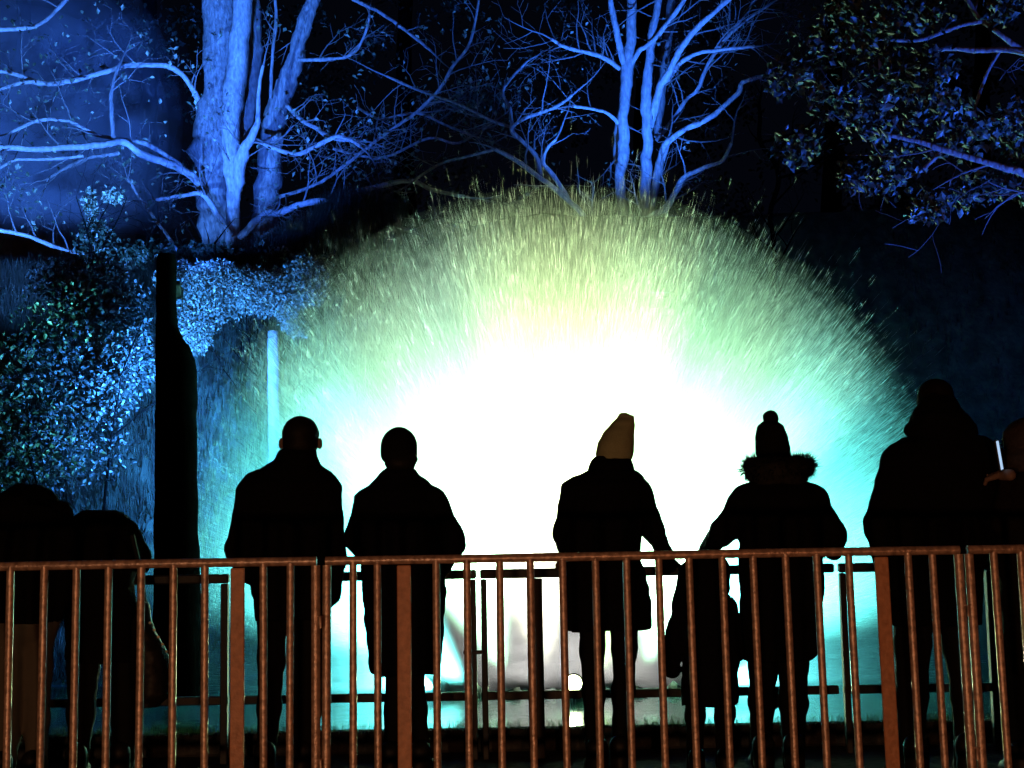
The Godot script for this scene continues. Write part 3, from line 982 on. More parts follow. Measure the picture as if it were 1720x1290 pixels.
func big_tree() -> void:
	var d := 28.5
	var base := P(395, 470, d)
	var t := begin_tree("bare_tree", Vector3(base.x, hill_y(base.x, -d) - 0.3, -d), "big blue-lit bare tree with thick forked trunk at the left")
	var B: Material = M.bark
	limb(t, "trunk", d, [[374, -60, 30], [372, 0, 29], [368, 100, 28], [362, 180, 28], [352, 255, 33], [353, 300, 28], [362, 350, 28], [368, 430, 33], [370, 520, 38]], B, 0, 0, 14)
	limb(t, "trunk", d, [[416, -60, 14], [410, 0, 15], [402, 80, 18], [393, 150, 18], [388, 220, 16], [388, 290, 13], [391, 350, 10], [390, 420, 12]], M.bark_pale, 0, 0, 12, -0.5)
	limb(t, "trunk", d, [[430, -60, 10], [427, 0, 11], [428, 70, 13], [424, 140, 14], [412, 210, 13], [400, 280, 10], [396, 340, 10]], B, 0, 0.3, 10, 0.3)
	limb(t, "trunk", d, [[545, -60, 11], [528, 0, 13], [513, 35, 14], [500, 80, 13], [495, 105, 14], [485, 130, 16], [472, 165, 18], [462, 205, 20], [455, 260, 20], [450, 320, 22], [447, 380, 24], [445, 440, 27], [443, 530, 30]], B, 0, 0.2, 14, 0.4)
	limb(t, "branch", d, [[392, 350, 7], [398, 315, 11], [403, 270, 14], [418, 238, 11], [431, 212, 8], [433, 190, 5], [436, 140, 4], [442, 110, 3]], M.bark_pale, -0.4, 0.5, 8, -0.5)
	limb(t, "branch", d, [[455, 165, 4], [458, 90, 3.6], [464, 30, 4], [461, -20, 3]], B, -0.3, 0.6)
	limb(t, "branch", d, [[335, 170, 6.5], [310, 130, 6], [285, 112, 6], [245, 108, 5.6], [205, 112, 6], [160, 125, 6], [110, 138, 6], [60, 138, 6], [30, 125, 5], [-10, 118, 4]], M.bark_pale, -2.5, 1.0)
	limb(t, "branch", d, [[60, 137, 4.5], [30, 140, 4], [0, 150, 3.5], [-30, 160, 3]], M.bark_pale, 0, 1.0, 8, -2.2)
	limb(t, "branch", d, [[385, 388, 9], [345, 325, 9], [318, 292, 8.5], [290, 278, 8], [240, 260, 7], [205, 238, 7], [180, 242, 6.5], [130, 246, 6.5], [60, 250, 6], [-20, 246, 5.5]], M.bark_pale, -3.0, 1.0)
	limb(t, "branch", d, [[318, 292, 6], [285, 265, 5.5], [250, 244, 5], [225, 237, 4.5], [190, 232, 4], [160, 226, 3]], B, -1.0, 0.8, 8, -0.8)
	limb(t, "branch", d, [[192, 238, 5], [188, 200, 4.5], [187, 160, 4], [193, 130, 3.5], [202, 106, 3.5]], B, 0.4, 0.8, 8, -1.8)
	limb(t, "branch", d, [[165, 228, 4], [130, 210, 4], [105, 202, 4], [65, 202, 4], [20, 222, 3]], M.bark_pale, -0.8, 1.2, 8, -1.6)
	limb(t, "branch", d, [[200, 258, 4.5], [150, 265, 4], [115, 280, 4], [80, 300, 3]], B, -0.8, 1.0, 8, -1.6)
	limb(t, "branch", d, [[140, 262, 3.5], [75, 268, 3.5], [30, 268, 3], [0, 282, 3]], M.bark_pale, -0.6, 1.0, 8, -2.0)
	limb(t, "branch", d, [[135, 428, 3], [80, 410, 4], [40, 395, 4], [-20, 384, 4]], M.bark_pale, -1.0, 0.7, 8, -2.4)
	limb(t, "branch", d, [[130, -30, 4], [110, 0, 4.4], [80, 30, 4.6], [50, 46, 4.6], [-20, 50, 4.6]], M.bark_pale, -1.0, 0.7, 8, -2.4)
	limb(t, "branch", d, [[402, 398, 8], [430, 372, 7.5], [452, 358, 7.5], [470, 358, 7], [500, 345, 7], [545, 338, 6], [580, 350, 5.5], [630, 370, 5.5], [690, 388, 4]], M.bark_pale, -2.0, 0.5, 8, -0.6)
	limb(t, "branch", d, [[540, 340, 5.6], [585, 325, 5.6], [640, 312, 5.6], [690, 304, 5], [725, 318, 4], [780, 330, 3]], M.bark_pale, -1.0, 0.6, 8, -1.4)
	limb(t, "branch", d, [[432, 235, 5], [450, 245, 4.5], [480, 256, 4.5], [505, 258, 5], [545, 238, 5], [575, 230, 4.5], [605, 246, 4]], M.bark_pale, -1.2, 1.3, 8, -0.5)
	limb(t, "branch", d, [[482, 178, 5], [505, 200, 4.6], [530, 215, 5], [556, 232, 5], [600, 236, 4]], M.bark_pale, -1.0, 1.3)
	limb(t, "branch", d, [[470, 330, 4], [500, 322, 4], [540, 305, 3.6], [580, 277, 3.6], [640, 230, 3.6], [700, 188, 3.6], [738, 150, 3.6], [762, 110, 3.3], [790, 70, 3], [806, -10, 2.5]], B, -1.5, 1.1)
	limb(t, "branch", d, [[565, -14, 4], [605, 5, 4], [644, 24, 4], [682, 52, 3.5], [724, 85, 3]], B, -0.5, 1.1, 8, -0.8)
	limb(t, "branch", d, [[500, 100, 4.5], [545, 100, 4], [590, 92, 3.5], [612, 60, 3], [620, 30, 2.5]], B, -0.7, 1.2)
	limb(t, "branch", d, [[390, 395, 6], [358, 350, 6], [340, 326, 5.5], [300, 330, 4.5], [258, 336, 4]], M.bark_pale, -0.6, 0.8, 8, -0.7)
	limb(t, "branch", d, [[292, 410, 3.5], [262, 370, 3.5], [240, 340, 3.4], [215, 300, 3]], B, -0.4, 1.0, 8, -0.6)
	limb(t, "branch", d, [[600, 180, 3], [640, 200, 3.2], [700, 190, 3], [760, 215, 3], [830, 240, 2.6]], B, -0.3, 1.6, 8, 0.5)
	limb(t, "branch", d, [[560, 250, 3], [640, 265, 3], [720, 232, 3], [770, 240, 3], [830, 205, 2.4]], B, -0.3, 1.6, 8, 0.7)
	var pts := []
	for i in 1500:
		pts.append(tips[rng.randi() % tips.size()] + Vector3(rng.randfn(), rng.randfn(), rng.randfn()) * 0.12)
	leaves(t, "leaves", pts, leaf_mesh(0.07, 0.11), M.leaf, Color(0.05, 0.07, 0.04), Color(0.25, 0.28, 0.2))
	end_tree(t, M.twig)


func centre_tree() -> void:
	var d := 27.0
	var base := P(1070, 390, d)
	var t := begin_tree("birch_tree", Vector3(base.x, hill_y(base.x, -d) - 0.3, -d), "slender pale multi-stemmed tree rising behind the top of the spray")
	var B: Material = M.bark_pale
	limb(t, "stem", d, [[1062, -40, 8], [1062, 0, 9], [1059, 70, 9.5], [1055, 115, 11], [1051, 150, 10], [1047, 192, 9], [1048, 227, 9], [1046, 265, 9], [1040, 296, 8], [1044, 345, 9], [1048, 400, 11], [1056, 560, 13], [1062, 800, 18]], B, 0, 0.3, 10)
	limb(t, "stem", d, [[1052, 140, 6], [1041, 195, 6.5], [1037, 244, 6.5], [1038, 290, 6], [1042, 340, 7], [1046, 400, 8], [1055, 560, 9]], B, 0, 0.1, 8, 0.3)
	limb(t, "stem", d, [[1052, 118, 6], [1044, 90, 5.5], [1037, 60, 5], [1029, 21, 5], [1020, -30, 4.5]], B, -0.4, 0.6)
	limb(t, "stem", d, [[1108, -30, 6], [1104, 21, 7], [1094, 70, 7.5], [1090, 115, 8], [1085, 157, 9], [1087, 209, 10], [1087, 279, 9], [1081, 342, 8], [1079, 400, 10], [1074, 560, 12], [1068, 800, 17]], B, 0, 0.3, 10, -0.2)
	limb(t, "stem", d, [[1076, 560, 9], [1088, 400, 6.5], [1094, 345, 6], [1104, 296, 7], [1115, 251, 7], [1122, 238, 5.5], [1153, 216, 5], [1190, 199, 4.5], [1239, 157, 4], [1256, 134, 3.6], [1364, 115, 3]], B, -1.2, 0.8, 8, 0.2)
	limb(t, "stem", d, [[1086, 240, 6], [1095, 202, 6.5], [1108, 150, 6.5], [1120, 128, 6], [1141, 87, 5.5], [1176, 42, 5], [1228, -4, 4]], B, -1.0, 0.8)
	limb(t, "stem", d, [[1104, 230, 6], [1110, 180, 7.5], [1113, 140, 8], [1118, 90, 8.5], [1124, 40, 8], [1130, -20, 7]], M.bark, 0.3, 0.4, 8, 0.5)
	limb(t, "branch", d, [[1055, 118, 6], [1073, 87, 5.5], [1087, 77, 5], [1111, 52, 5], [1136, 20, 5], [1160, -15, 4.5]], B, -0.6, 0.7)
	limb(t, "branch", d, [[1040, 116, 5], [1017, 98, 5], [989, 89, 4.5], [951, 80, 4], [926, 66, 3]], B, -0.8, 1.6)
	limb(t, "branch", d, [[1040, 208, 4], [1020, 190, 4], [993, 183, 3.6], [958, 178, 3]], B, -0.6, 0.8)
	limb(t, "branch", d, [[1058, 620, 9], [1020, 450, 8], [985, 372, 7], [961, 342, 6], [909, 300, 5.5], [867, 269, 5], [832, 251, 4]], B, -0.8, 0.5, 8, -0.6)
	limb(t, "branch", d, [[909, 297, 5], [900, 262, 5], [874, 234, 4.5], [860, 216, 4.5], [881, 199, 4], [930, 181, 3.6], [961, 160, 3]], M.bark, -0.6, 1.0, 8, -0.9)
	limb(t, "branch", d, [[954, 333, 5], [930, 296, 4.6], [914, 276, 4.5], [916, 255, 4], [933, 234, 3]], B, -0.4, 0.8, 8, -0.7)
	limb(t, "branch", d, [[860, 212, 4], [856, 181, 4], [844, 153, 3.6], [867, 122, 3], [888, 101, 3]], M.bark, 0.4, 1.4, 8, -1.0)
	limb(t, "branch", d, [[1066, 520, 9], [1074, 420, 8], [1086, 372, 7.5], [1118, 349, 7], [1138, 318, 6], [1151, 296, 5.6], [1190, 279, 5], [1214, 269, 4], [1228, 241, 3.5]], B, -0.9, 0.7, 8, -0.5)
	limb(t, "branch", d, [[1102, 236, 4.2], [1125, 209, 4.2], [1153, 167, 4], [1172, 150, 4], [1193, 101, 4], [1235, 45, 3.8], [1275, -8, 3]], M.bark, -0.8, 0.9, 8, 0.3)
	limb(t, "branch", d, [[1118, 142, 5], [1144, 105, 5], [1176, 89, 4.5], [1207, 84, 4], [1268, 78, 3]], B, -0.8, 1.3)
	limb(t, "branch", d, [[1204, 80, 3.4], [1228, 56, 3.2], [1260, 30, 3], [1296, 5, 3]], M.bark, -0.5, 1.3, 8, -0.4)
	limb(t, "branch", d, [[832, 251, 3.6], [790, 262, 3.4], [740, 275, 3], [700, 300, 2.8]], M.bark, 0.2, 1.2, 8, -1.0)
	limb(t, "branch", d, [[860, 214, 3.5], [820, 200, 3.3], [770, 175, 3], [700, 150, 2.8], [650, 128, 2.5]], M.bark, 0.3, 1.8, 8, -1.0)
	var pts := []
	for i in 350:
		pts.append(tips[rng.randi() % tips.size()] + Vector3(rng.randfn(), rng.randfn(), rng.randfn()) * 0.12)
	leaves(t, "leaves", pts, leaf_mesh(0.05, 0.08), M.leaf, Color(0.05, 0.07, 0.04), Color(0.2, 0.24, 0.2))
	end_tree(t, M.twig)


func right_tree() -> void:
	var d := 13.0
	var base := P(1960, 900, d)
	var t := begin_tree("broadleaf_tree", Vector3(base.x, -1.3, -d), "leafy tree at the right whose blue-lit boughs hang into view")
	var B: Material = M.bark
	limb(t, "trunk", d, [[1900, -200, 30], [1905, 100, 38], [1915, 300, 44], [1930, 600, 50], [1950, 980, 60]], B, 0, 0, 12)
	limb(t, "bough", d, [[1900, 400, 18], [1800, 330, 11], [1720, 291, 7], [1692, 284, 6.5], [1643, 269, 6], [1584, 251, 5], [1539, 237, 4], [1469, 223, 3]], B, 0.2, 0.6)
	limb(t, "bough", d, [[1905, 180, 14], [1800, 110, 9], [1720, 87, 6.5], [1678, 84, 5.5], [1626, 84, 5], [1587, 82, 4], [1560, 95, 3]], B, 0.6, 0.6)
	limb(t, "bough", d, [[1760, 105, 6], [1716, 84, 5.5], [1678, 56, 5], [1643, 28, 4.6], [1620, -10, 4]], B, 0.2, 0.7, 8, 0.3)
	limb(t, "bough", d, [[1650, 36, 4.4], [1608, 45, 4], [1539, 68, 3.6], [1469, 66, 3], [1416, 84, 3]], B, 0.3, 0.9, 8, 0.4)
	limb(t, "bough", d, [[1678, 88, 3.4], [1660, 120, 3], [1648, 150, 3], [1635, 190, 2.6]], B, 0.2, 0.6, 8, 0.4)
	limb(t, "bough", d, [[1584, 251, 4], [1550, 285, 3.4], [1520, 300, 2.6]], B, 0.3, 0.2, 8, 0.3)
	var cl := []
	for c in [[1500, 40, 60], [1560, 20, 50], [1480, 110, 70], [1540, 150, 60], [1580, 180, 50], [1450, 200, 60], [1520, 240, 70], [1600, 240, 50], [1640, 215, 40], [1690, 220, 40], [1715, 190, 36], [1720, 250, 45], [1660, 310, 40], [1620, 330, 36], [1560, 350, 40], [1500, 300, 50], [1440, 60, 50], [1690, 20, 40], [1730, 320, 40], [1570, 110, 40], [1430, 300, 30], [1380, 70, 60], [1400, 170, 60], [1345, 250, 50], [1420, 20, 60], [1330, 130, 50]]:
		cl.append([P(c[0], c[1], d + rng.randf_range(-0.7, 0.8)) - t.position, Vector3(1, 0.8, 1.1) * c[2] * d / F])
	leaves(t, "leaves", clump_points(cl, 4200), leaf_mesh(0.055, 0.085), M.leaf, Color(0.006, 0.011, 0.006), Color(0.1, 0.13, 0.1))
	end_tree(t, M.twig)


func shrub(called: String, label: String, d: float, blobs: Array, n: int, leaf: Mesh, c0: Color, c1: Color, stems := 6) -> Node3D:
	var b0: Array = blobs[0]
	var base := P(b0[0], b0[1], d)
	var gy := hill_y(base.x, -d)
	var t := begin_tree(called, Vector3(base.x, gy, -d), label, "shrub")
	var cl := []
	for b in blobs:
		cl.append([P(b[0], b[1], d + rng.randf_range(-0.4, 0.4)) - t.position, Vector3(b[2], b[3], (b[2] + b[3]) * 0.5) * d / F])
	leaves(t, "leaves", clump_points(cl, n), leaf, M.leaf, c0, c1)
	for i in stems:
		var c: Array = cl[i % cl.size()]
		var foot := Vector3(rng.randf_range(-0.4, 0.4), 0, rng.randf_range(-0.3, 0.3))
		var to: Vector3 = c[0] + Vector3(rng.randf_range(-0.5, 0.5), rng.randf_range(-0.2, 0.5), rng.randf_range(-0.3, 0.3)) * c[1].x
		twig(foot, (to - foot).normalized(), (to - foot).length(), 0.03, 0)
	end_tree(t, M.bark_dark)
	return t


# ---------------------------------------------------------------- the fountain
func fountain() -> void:
	var z := -20.0
	var nz := P(945, 1147, 20.0)
	var c := P(945, 955, 20.0)
	var o := thing("fountain", Vector3(nz.x, WATER, z), "great glowing fan of water spray thrown up from the pond", "fountain")
	part("nozzle", lathe([Vector2(0, -0.5), Vector2(0.16, -0.5), Vector2(0.16, -0.02), Vector2(0.1, 0.05), Vector2(0.07, 0.22), Vector2(0.09, 0.26), Vector2(0.0, 0.27)]), M.steel_dark, o)
	var defl := part("deflector", slab(Vector3(0.36, 0.02, 0.1), 0.006), M.steel_dark, o)
	defl.position = Vector3(0.0, 0.31, 0)
	# streaks of drops flung outwards from the nozzle
	var st := new_st()
	for k in 2:
		var s := Vector3(0.5, 0, 0) if k == 0 else Vector3(0, 0, 0.5)
		var nrm := Vector3(0, 0, 1) if k == 0 else Vector3(1, 0, 0)
		for v in [-s, s * 1.0, Vector3(0, 0.5, 0), -s, Vector3(0, -0.5, 0), s * 1.0]:
			st.set_normal((nrm * 0.5 + Vector3(0, signf(v.y), 0)).normalized())   # a drop is round, not a flat strip
			st.add_vertex(v)
	var needle := st.commit()
	var R := 5.68
	var n := 420000
	var mm := MultiMesh.new()
	mm.transform_format = MultiMesh.TRANSFORM_3D
	mm.mesh = needle
	mm.instance_count = n
	var lc := Vector3(c.x - nz.x, c.y - WATER, 0)
	for i in n:
		var p := Vector3.ZERO
		while true:
			var a := rng.randf() * TAU
			var rad := R * 0.97 * sqrt(1.0 - pow(rng.randf(), 0.42))
			if rng.randf() < 0.12: rad = R * (0.78 + rng.randfn() * 0.09)
			p = lc + Vector3(cos(a) * rad * 1.02, sin(a) * rad, 0)
			if p.y > 0.05: break
		var k := p.length() / 7.5
		p.z = rng.randfn() * (0.12 + 0.4 * k)
		var dir := (Vector3(p.x, p.y, p.z) + Vector3(rng.randfn(), rng.randfn() - 0.3, rng.randfn()) * 0.35).normalized()
		var x := dir.cross(Vector3(0, 0, 1)).normalized()
		var zz := x.cross(dir)
		var w := rng.randf_range(0.0005, 0.0012)
		mm.set_instance_transform(i, Transform3D(Basis(x * w, dir * rng.randf_range(0.07, 0.34), zz * w), p))
	var sp := MultiMeshInstance3D.new()
	sp.name = "water_spray"
	sp.multimesh = mm
	sp.material_override = M.spray
	sp.set_meta("kind", "stuff")
	o.add_child(sp)
	# fine mist between the drops, thinner towards the rim
	for i in 22:
		var q := (i + 0.5) / 22.0
		var e := [q, 0.9 * q * q * pow(1.0 - q * q, 1.2), 0.75]
		var fv := FogVolume.new()
		fv.name = "mist"
		fv.shape = RenderingServer.FOG_VOLUME_SHAPE_ELLIPSOID
		fv.size = Vector3(R * 2.0 * e[0], R * 2.0 * e[0], 2.0 * e[2])
		var fm := FogMaterial.new()
		fm.density = e[1]
		fm.albedo = Color(0.97, 0.98, 0.98)
		fv.material = fm
		fv.position = lc + Vector3(rng.randf_range(-0.08, 0.08), rng.randf_range(-0.06, 0.06), 0)
		fv.set_meta("kind", "stuff")
		o.add_child(fv, true)
	drift(o, Vector3(0.4, 0.9, 0.2), Vector3(16.0, 5.0, 1.7), 0.045)
	drift(o, Vector3(-0.1, 0.3, 0.25), Vector3(12.5, 2.2, 1.8), 0.055)


func drift(o: Node3D, at: Vector3, size: Vector3, density: float) -> void:
	for i in 5:
		var q := (i + 0.5) / 5.0
		var fv := FogVolume.new()
		fv.name = "low_mist"
		fv.shape = RenderingServer.FOG_VOLUME_SHAPE_ELLIPSOID
		fv.size = Vector3(size.x * q, size.y * q, size.z)
		var fm := FogMaterial.new()
		fm.density = density * 2.2 * q * q * sqrt(1.0 - q * q)
		fm.albedo = Color(0.97, 0.98, 0.98)
		fv.material = fm
		fv.position = at
		fv.set_meta("kind", "stuff")
		o.add_child(fv, true)


func fountain_lamp(dx: float, dz: float, aim: Vector3, color: Color, energy: float, angle: float, label: String, raise := 0.0, shine := 6.0) -> void:
	var nz := P(945, 1147, 20.0)
	var at := Vector3(nz.x + dx, WATER - 0.1 + raise, -20.0 + dz)
	var o := thing("fountain_lamp", at, label, "pond lamp", "lamps standing in the pond round the fountain nozzle")
	var dir := (at + aim - at).normalized()
	var b := Basis.looking_at(dir, Vector3(0.01, 0.02, 1).normalized())
	var can := part("housing", lathe([Vector2(0, -0.12), Vector2(0.09, -0.12), Vector2(0.12, -0.05), Vector2(0.12, 0.05), Vector2(0.105, 0.05), Vector2(0.105, 0.03), Vector2(0, 0.03)]), M.steel_dark, o)
	var turn := b * Basis(Vector3.RIGHT, -PI / 2)
	can.transform = Transform3D(turn, Vector3(0, 0.12, 0))
	var lens := part("lens", lathe([Vector2(0, 0.034), Vector2(0.1, 0.034), Vector2(0.098, 0.044), Vector2(0, 0.05)]), glow(color, shine), o)
	lens.transform = Transform3D(turn, Vector3(0, 0.12, 0))
	part("bracket", tube(Vector3(0, -0.5, 0), Vector3(0, 0.03, 0), 0.02), M.steel_dark, o)
	var l := SpotLight3D.new()
	l.name = "beam_light"
	l.light_color = color
	l.light_energy = energy
	l.spot_angle = angle
	l.spot_angle_attenuation = 0.9
	l.spot_range = 40
	l.spot_attenuation = 2.0
	l.light_size = 0.06
	l.shadow_enabled = true
	o.add_child(l)
	l.transform = Transform3D(b, Vector3(0, 0.12, 0) + dir * 0.09)


# ---------------------------------------------------------------- ground
func ground() -> void:
	var g := PlaneMesh.new()
	g.size = Vector2(700, 700)
	var gr := struct("ground", g, M.soil, "dark pond bed and ground reaching to the horizon")
	gr.position = Vector3(0, -2.1, -100)
	var pv := struct("pavement", slab(Vector3(120, 0.4, 60), 0.02), M.paving, "dark paved terrace the people stand on")
	pv.position = Vector3(0, -0.2, 21.85)
	var kb := part("kerb", slab(Vector3(120, 0.12, 0.14), 0.015), M.kerb, pv)
	kb.position = Vector3(0, 0.26, -29.9)
	var wl := struct("pond_wall", slab(Vector3(120, 2.0, 0.3), 0.02), M.kerb, "low wall between terrace and pond")
	wl.position = Vector3(0, -1.03, -8.31)
	var wp := PlaneMesh.new()
	wp.size = Vector2(120, 18)
	var w := struct("water", wp, M.water, "pond water reflecting the lit spray")
	w.position = Vector3(0, WATER, -17)
	# hillside
	var st := new_st()
	st.set_smooth_group(0)
	var nx := 110
	var nz := 60
	var at := func(i: int, k: int) -> Vector3:
		var u := float(i) / nx * 2.0 - 1.0
		var x := (u * 0.3 + u * u * u * 0.7) * 120.0
		var q := float(k) / nz
		var z := -14.5 - 19.5 * q - 110.0 * q * q * q
		return Vector3(x, hill_y(x, z), z)
	for k in nz:
		for i in nx:
			for v in [at.call(i, k), at.call(i, k + 1), at.call(i + 1, k), at.call(i + 1, k), at.call(i, k + 1), at.call(i + 1, k + 1)]:
				st.add_vertex(v)
	st.generate_normals()
	struct("hillside", st.commit(), M.hill, "steep wooded bank behind the pond")


func grass_patch(called: String, label: String, places: Array, h: float, c0: Color, c1: Color, lean := 0.25) -> void:
	var st := new_st()
	for k in 5:
		var a := TAU * k / 5.0 + 0.3
		var o := Vector3(cos(a), 0, sin(a)) * 0.03
		var tip := o + Vector3(cos(a) * lean, 1.0 - 0.12 * k, sin(a) * lean)
		var s := Vector3(-sin(a), 0, cos(a)) * 0.012
		var mid := o.lerp(tip, 0.55) + Vector3(0, 0.08, 0)
		for v in [o - s, mid, o + s, mid - s * 0.7, tip, mid + s * 0.7, o - s, mid - s * 0.7, mid + s * 0.7]:
			st.set_normal(Vector3(cos(a), 0.4, sin(a)).normalized())
			st.add_vertex(v)
	var mm := MultiMesh.new()
	mm.transform_format = MultiMesh.TRANSFORM_3D
	mm.use_colors = true
	mm.mesh = st.commit()
	mm.instance_count = places.size()
	for i in places.size():
		var s := h * rng.randf_range(0.5, 1.3)
		mm.set_instance_transform(i, Transform3D(Basis(Vector3.UP, rng.randf() * TAU).scaled(Vector3(s * 0.9, s, s * 0.9)), places[i]))
		mm.set_instance_color(i, c0.lerp(c1, rng.randf()))
	var g := MultiMeshInstance3D.new()
	g.name = numbered(called)
	g.multimesh = mm
	g.material_override = M.leaf_matte
	add_child(g, true)
	tag(g, label, "grass", "", "stuff")


# ---------------------------------------------------------------- scene
func _ready() -> void:
	cam = Camera3D.new()
	cam.name = "camera"
	cam.position = Vector3(0, 1.15, 0)
	cam.rotation_degrees = Vector3(6.45, 0, -1.0)
	cam.fov = rad_to_deg(2.0 * atan(645.0 / F))
	cam.near = 0.1
	cam.far = 900
	add_child(cam)
	var env := Environment.new()
	env.background_mode = Environment.BG_SKY
	var sky := Sky.new()
	var sm := ProceduralSkyMaterial.new()
	sm.sky_top_color = Color(0.01, 0.014, 0.035)
	sm.sky_horizon_color = Color(0.012, 0.018, 0.045)
	sm.ground_bottom_color = Color(0.008, 0.01, 0.02)
	sm.ground_horizon_color = Color(0.012, 0.018, 0.045)
	sky.sky_material = sm
	env.sky = sky
	env.background_energy_multiplier = 1.0
	env.tonemap_mode = Environment.TONE_MAPPER_LINEAR
	env.tonemap_exposure = 1.0
	env.sdfgi_enabled = true
	env.ssao_enabled = true
	env.ssil_enabled = true
	env.volumetric_fog_enabled = true
	env.volumetric_fog_density = 0.0
	var we := WorldEnvironment.new()
	we.name = "world_environment"
	we.environment = env
	add_child(we)
	rng.seed = 20
	fold_noise.seed = 3
	fold_noise.frequency = 6.0
	fold_noise.fractal_octaves = 3
	bark_noise.seed = 5
	bark_noise.frequency = 0.9
	hill_noise.seed = 8
	hill_noise.frequency = 0.03
	make_materials()
	make_shared_nets()

	ground()
	fountain()
	# lamps: white and yellow under the middle, sea green towards the rim
	fountain_lamp(0.05, 2.6, Vector3(0, 0.22, 1), Color(0.92, 1.0, 0.72), 16.0, 45.0, "small glaring lamp right before the fountain nozzle, facing the people", 0.24, 30.0)
	fountain_lamp(-0.25, 1.4, Vector3(-0.06, 1, -0.2), Color(1.0, 1.0, 0.86), 330.0, 30.0, "strong white pond lamp before the fountain nozzle, aimed straight up")
	fountain_lamp(0.45, 1.3, Vector3(0.1, 1, -0.16), Color(0.74, 1.0, 0.58), 420.0, 27.0, "yellow-green pond lamp before the fountain nozzle, aimed straight up")
	fountain_lamp(0.1, 1.75, Vector3(0.03, 1, -0.21), Color(0.86, 1.0, 0.7), 1050.0, 20.0, "narrow-beamed pale pond lamp before the fountain nozzle, reaching the top of the spray")
	fountain_lamp(-0.7, 1.35, Vector3(-0.36, 1, -0.2), Color(0.7, 1.0, 0.8), 1250.0, 26.0, "pale green pond lamp left before the fountain nozzle, leaning left")
	fountain_lamp(0.95, 1.35, Vector3(0.36, 1, -0.2), Color(0.7, 1.0, 0.8), 1250.0, 26.0, "pale green pond lamp right before the fountain nozzle, leaning right")
	fountain_lamp(-1.2, 1.25, Vector3(-1.1, 1, -0.25), Color(0.4, 0.93, 0.9), 1150.0, 31.0, "sea-green pond lamp left of the fountain nozzle, leaning far left")
	fountain_lamp(1.45, 1.25, Vector3(1.1, 1, -0.25), Color(0.4, 0.93, 0.9), 1150.0, 31.0, "sea-green pond lamp right of the fountain nozzle, leaning far right")
	fountain_lamp(-1.7, 0.5, Vector3(-1, 0.22, -0.2), Color(0.4, 0.92, 0.93), 120.0, 38.0, "sea-green pond lamp far left of the fountain nozzle, aimed low across the water")
	fountain_lamp(1.95, 0.5, Vector3(1, 0.12, -0.08), Color(0.4, 0.92, 0.93), 150.0, 26.0, "sea-green pond lamp far right of the fountain nozzle, aimed low across the water")
	fountain_lamp(0.1, 2.2, Vector3(0, 0.6, -1), Color(1.0, 0.98, 0.96), 20.0, 60.0, "low white pond lamp before the fountain nozzle, aimed at the foot of the spray")

	big_tree()
	centre_tree()
	right_tree()
	# dark forked trunk before the bank
	var dd := 17.2
	var tb := P(295, 1120, dd)
	var dt := begin_tree("dark_tree", Vector3(tb.x, hill_y(tb.x, -dd) - 0.1, -dd), "black straight tree trunk, thicker below, standing left of the spray")
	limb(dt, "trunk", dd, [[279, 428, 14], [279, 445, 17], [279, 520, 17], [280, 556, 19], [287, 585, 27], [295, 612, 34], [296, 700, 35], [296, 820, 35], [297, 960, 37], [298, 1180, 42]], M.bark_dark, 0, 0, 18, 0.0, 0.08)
	end_tree(dt, M.twig)
	var pd := 22.3
	var pb := P(461, 700, pd)
	var pt := begin_tree("slim_tree", Vector3(pb.x, hill_y(pb.x, -pd), -pd), "short pale slim trunk on the slope between dark trunk and spray")
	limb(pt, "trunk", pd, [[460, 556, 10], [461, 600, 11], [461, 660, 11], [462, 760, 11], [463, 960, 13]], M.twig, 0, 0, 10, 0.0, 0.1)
	end_tree(pt, M.twig)
	shrub("round_shrub", "round glossy-leaved shrub at the left edge under the bare boughs", 21.5, [[130, 545, 110, 90], [190, 520, 66, 85], [60, 620, 90, 70], [215, 570, 42, 60], [130, 465, 90, 45], [90, 690, 110, 70], [180, 660, 60, 60], [150, 500, 90, 60], [30, 650, 90, 80], [110, 760, 120, 70], [30, 790, 100, 60], [230, 620, 34, 40]], 14000, leaf_mesh(0.055, 0.085), Color(0.006, 0.012, 0.009), Color(0.09, 0.12, 0.11), 3)
	shrub("low_shrub", "low dark ground shrub at the foot of the big forked tree", 24.6, [[330, 425, 90, 18], [240, 425, 80, 22], [450, 430, 80, 16], [160, 400, 40, 40]], 1500, leaf_mesh(0.06, 0.1), Color(0.01, 0.02, 0.01), Color(0.05, 0.07, 0.04))
	shrub("pale_shrub", "broad pale fluffy shrub bank on the slope behind the slim trunk", 23.3, [[440, 495, 50, 40], [310, 505, 40, 62], [345, 500, 44, 66], [385, 490, 46, 52], [415, 488, 50, 44], [475, 490, 50, 46], [512, 478, 44, 50], [545, 460, 36, 34], [325, 560, 34, 40], [300, 470, 44, 36], [365, 470, 50, 34], [500, 530, 34, 40]], 42000, leaf_mesh(0.03, 0.055), Color(0.06, 0.075, 0.055), Color(0.24, 0.26, 0.2))
	shrub("sprig_shrub", "small pale sprig shrub at left below the long boughs", 25.0, [[160, 370, 26, 34], [150, 340, 14, 24], [190, 330, 20, 18]], 420, leaf_mesh(0.06, 0.09), Color(0.1, 0.13, 0.08), Color(0.3, 0.34, 0.25), 5)
	var sap := begin_tree("sapling", Vector3(P(1300, 420, 25.5).x, hill_y(P(1300, 420, 25.5).x, -25.5), -25.5), "thin crooked sapling right of the pale multi-stemmed tree")
	limb(sap, "stem", 25.5, [[1302, 880, 7], [1303, 600, 5], [1300, 420, 4], [1294, 359, 4], [1308, 307, 4], [1301, 275, 4], [1277, 237, 4], [1277, 188, 3]], M.bark_dark, 0, 1.4)
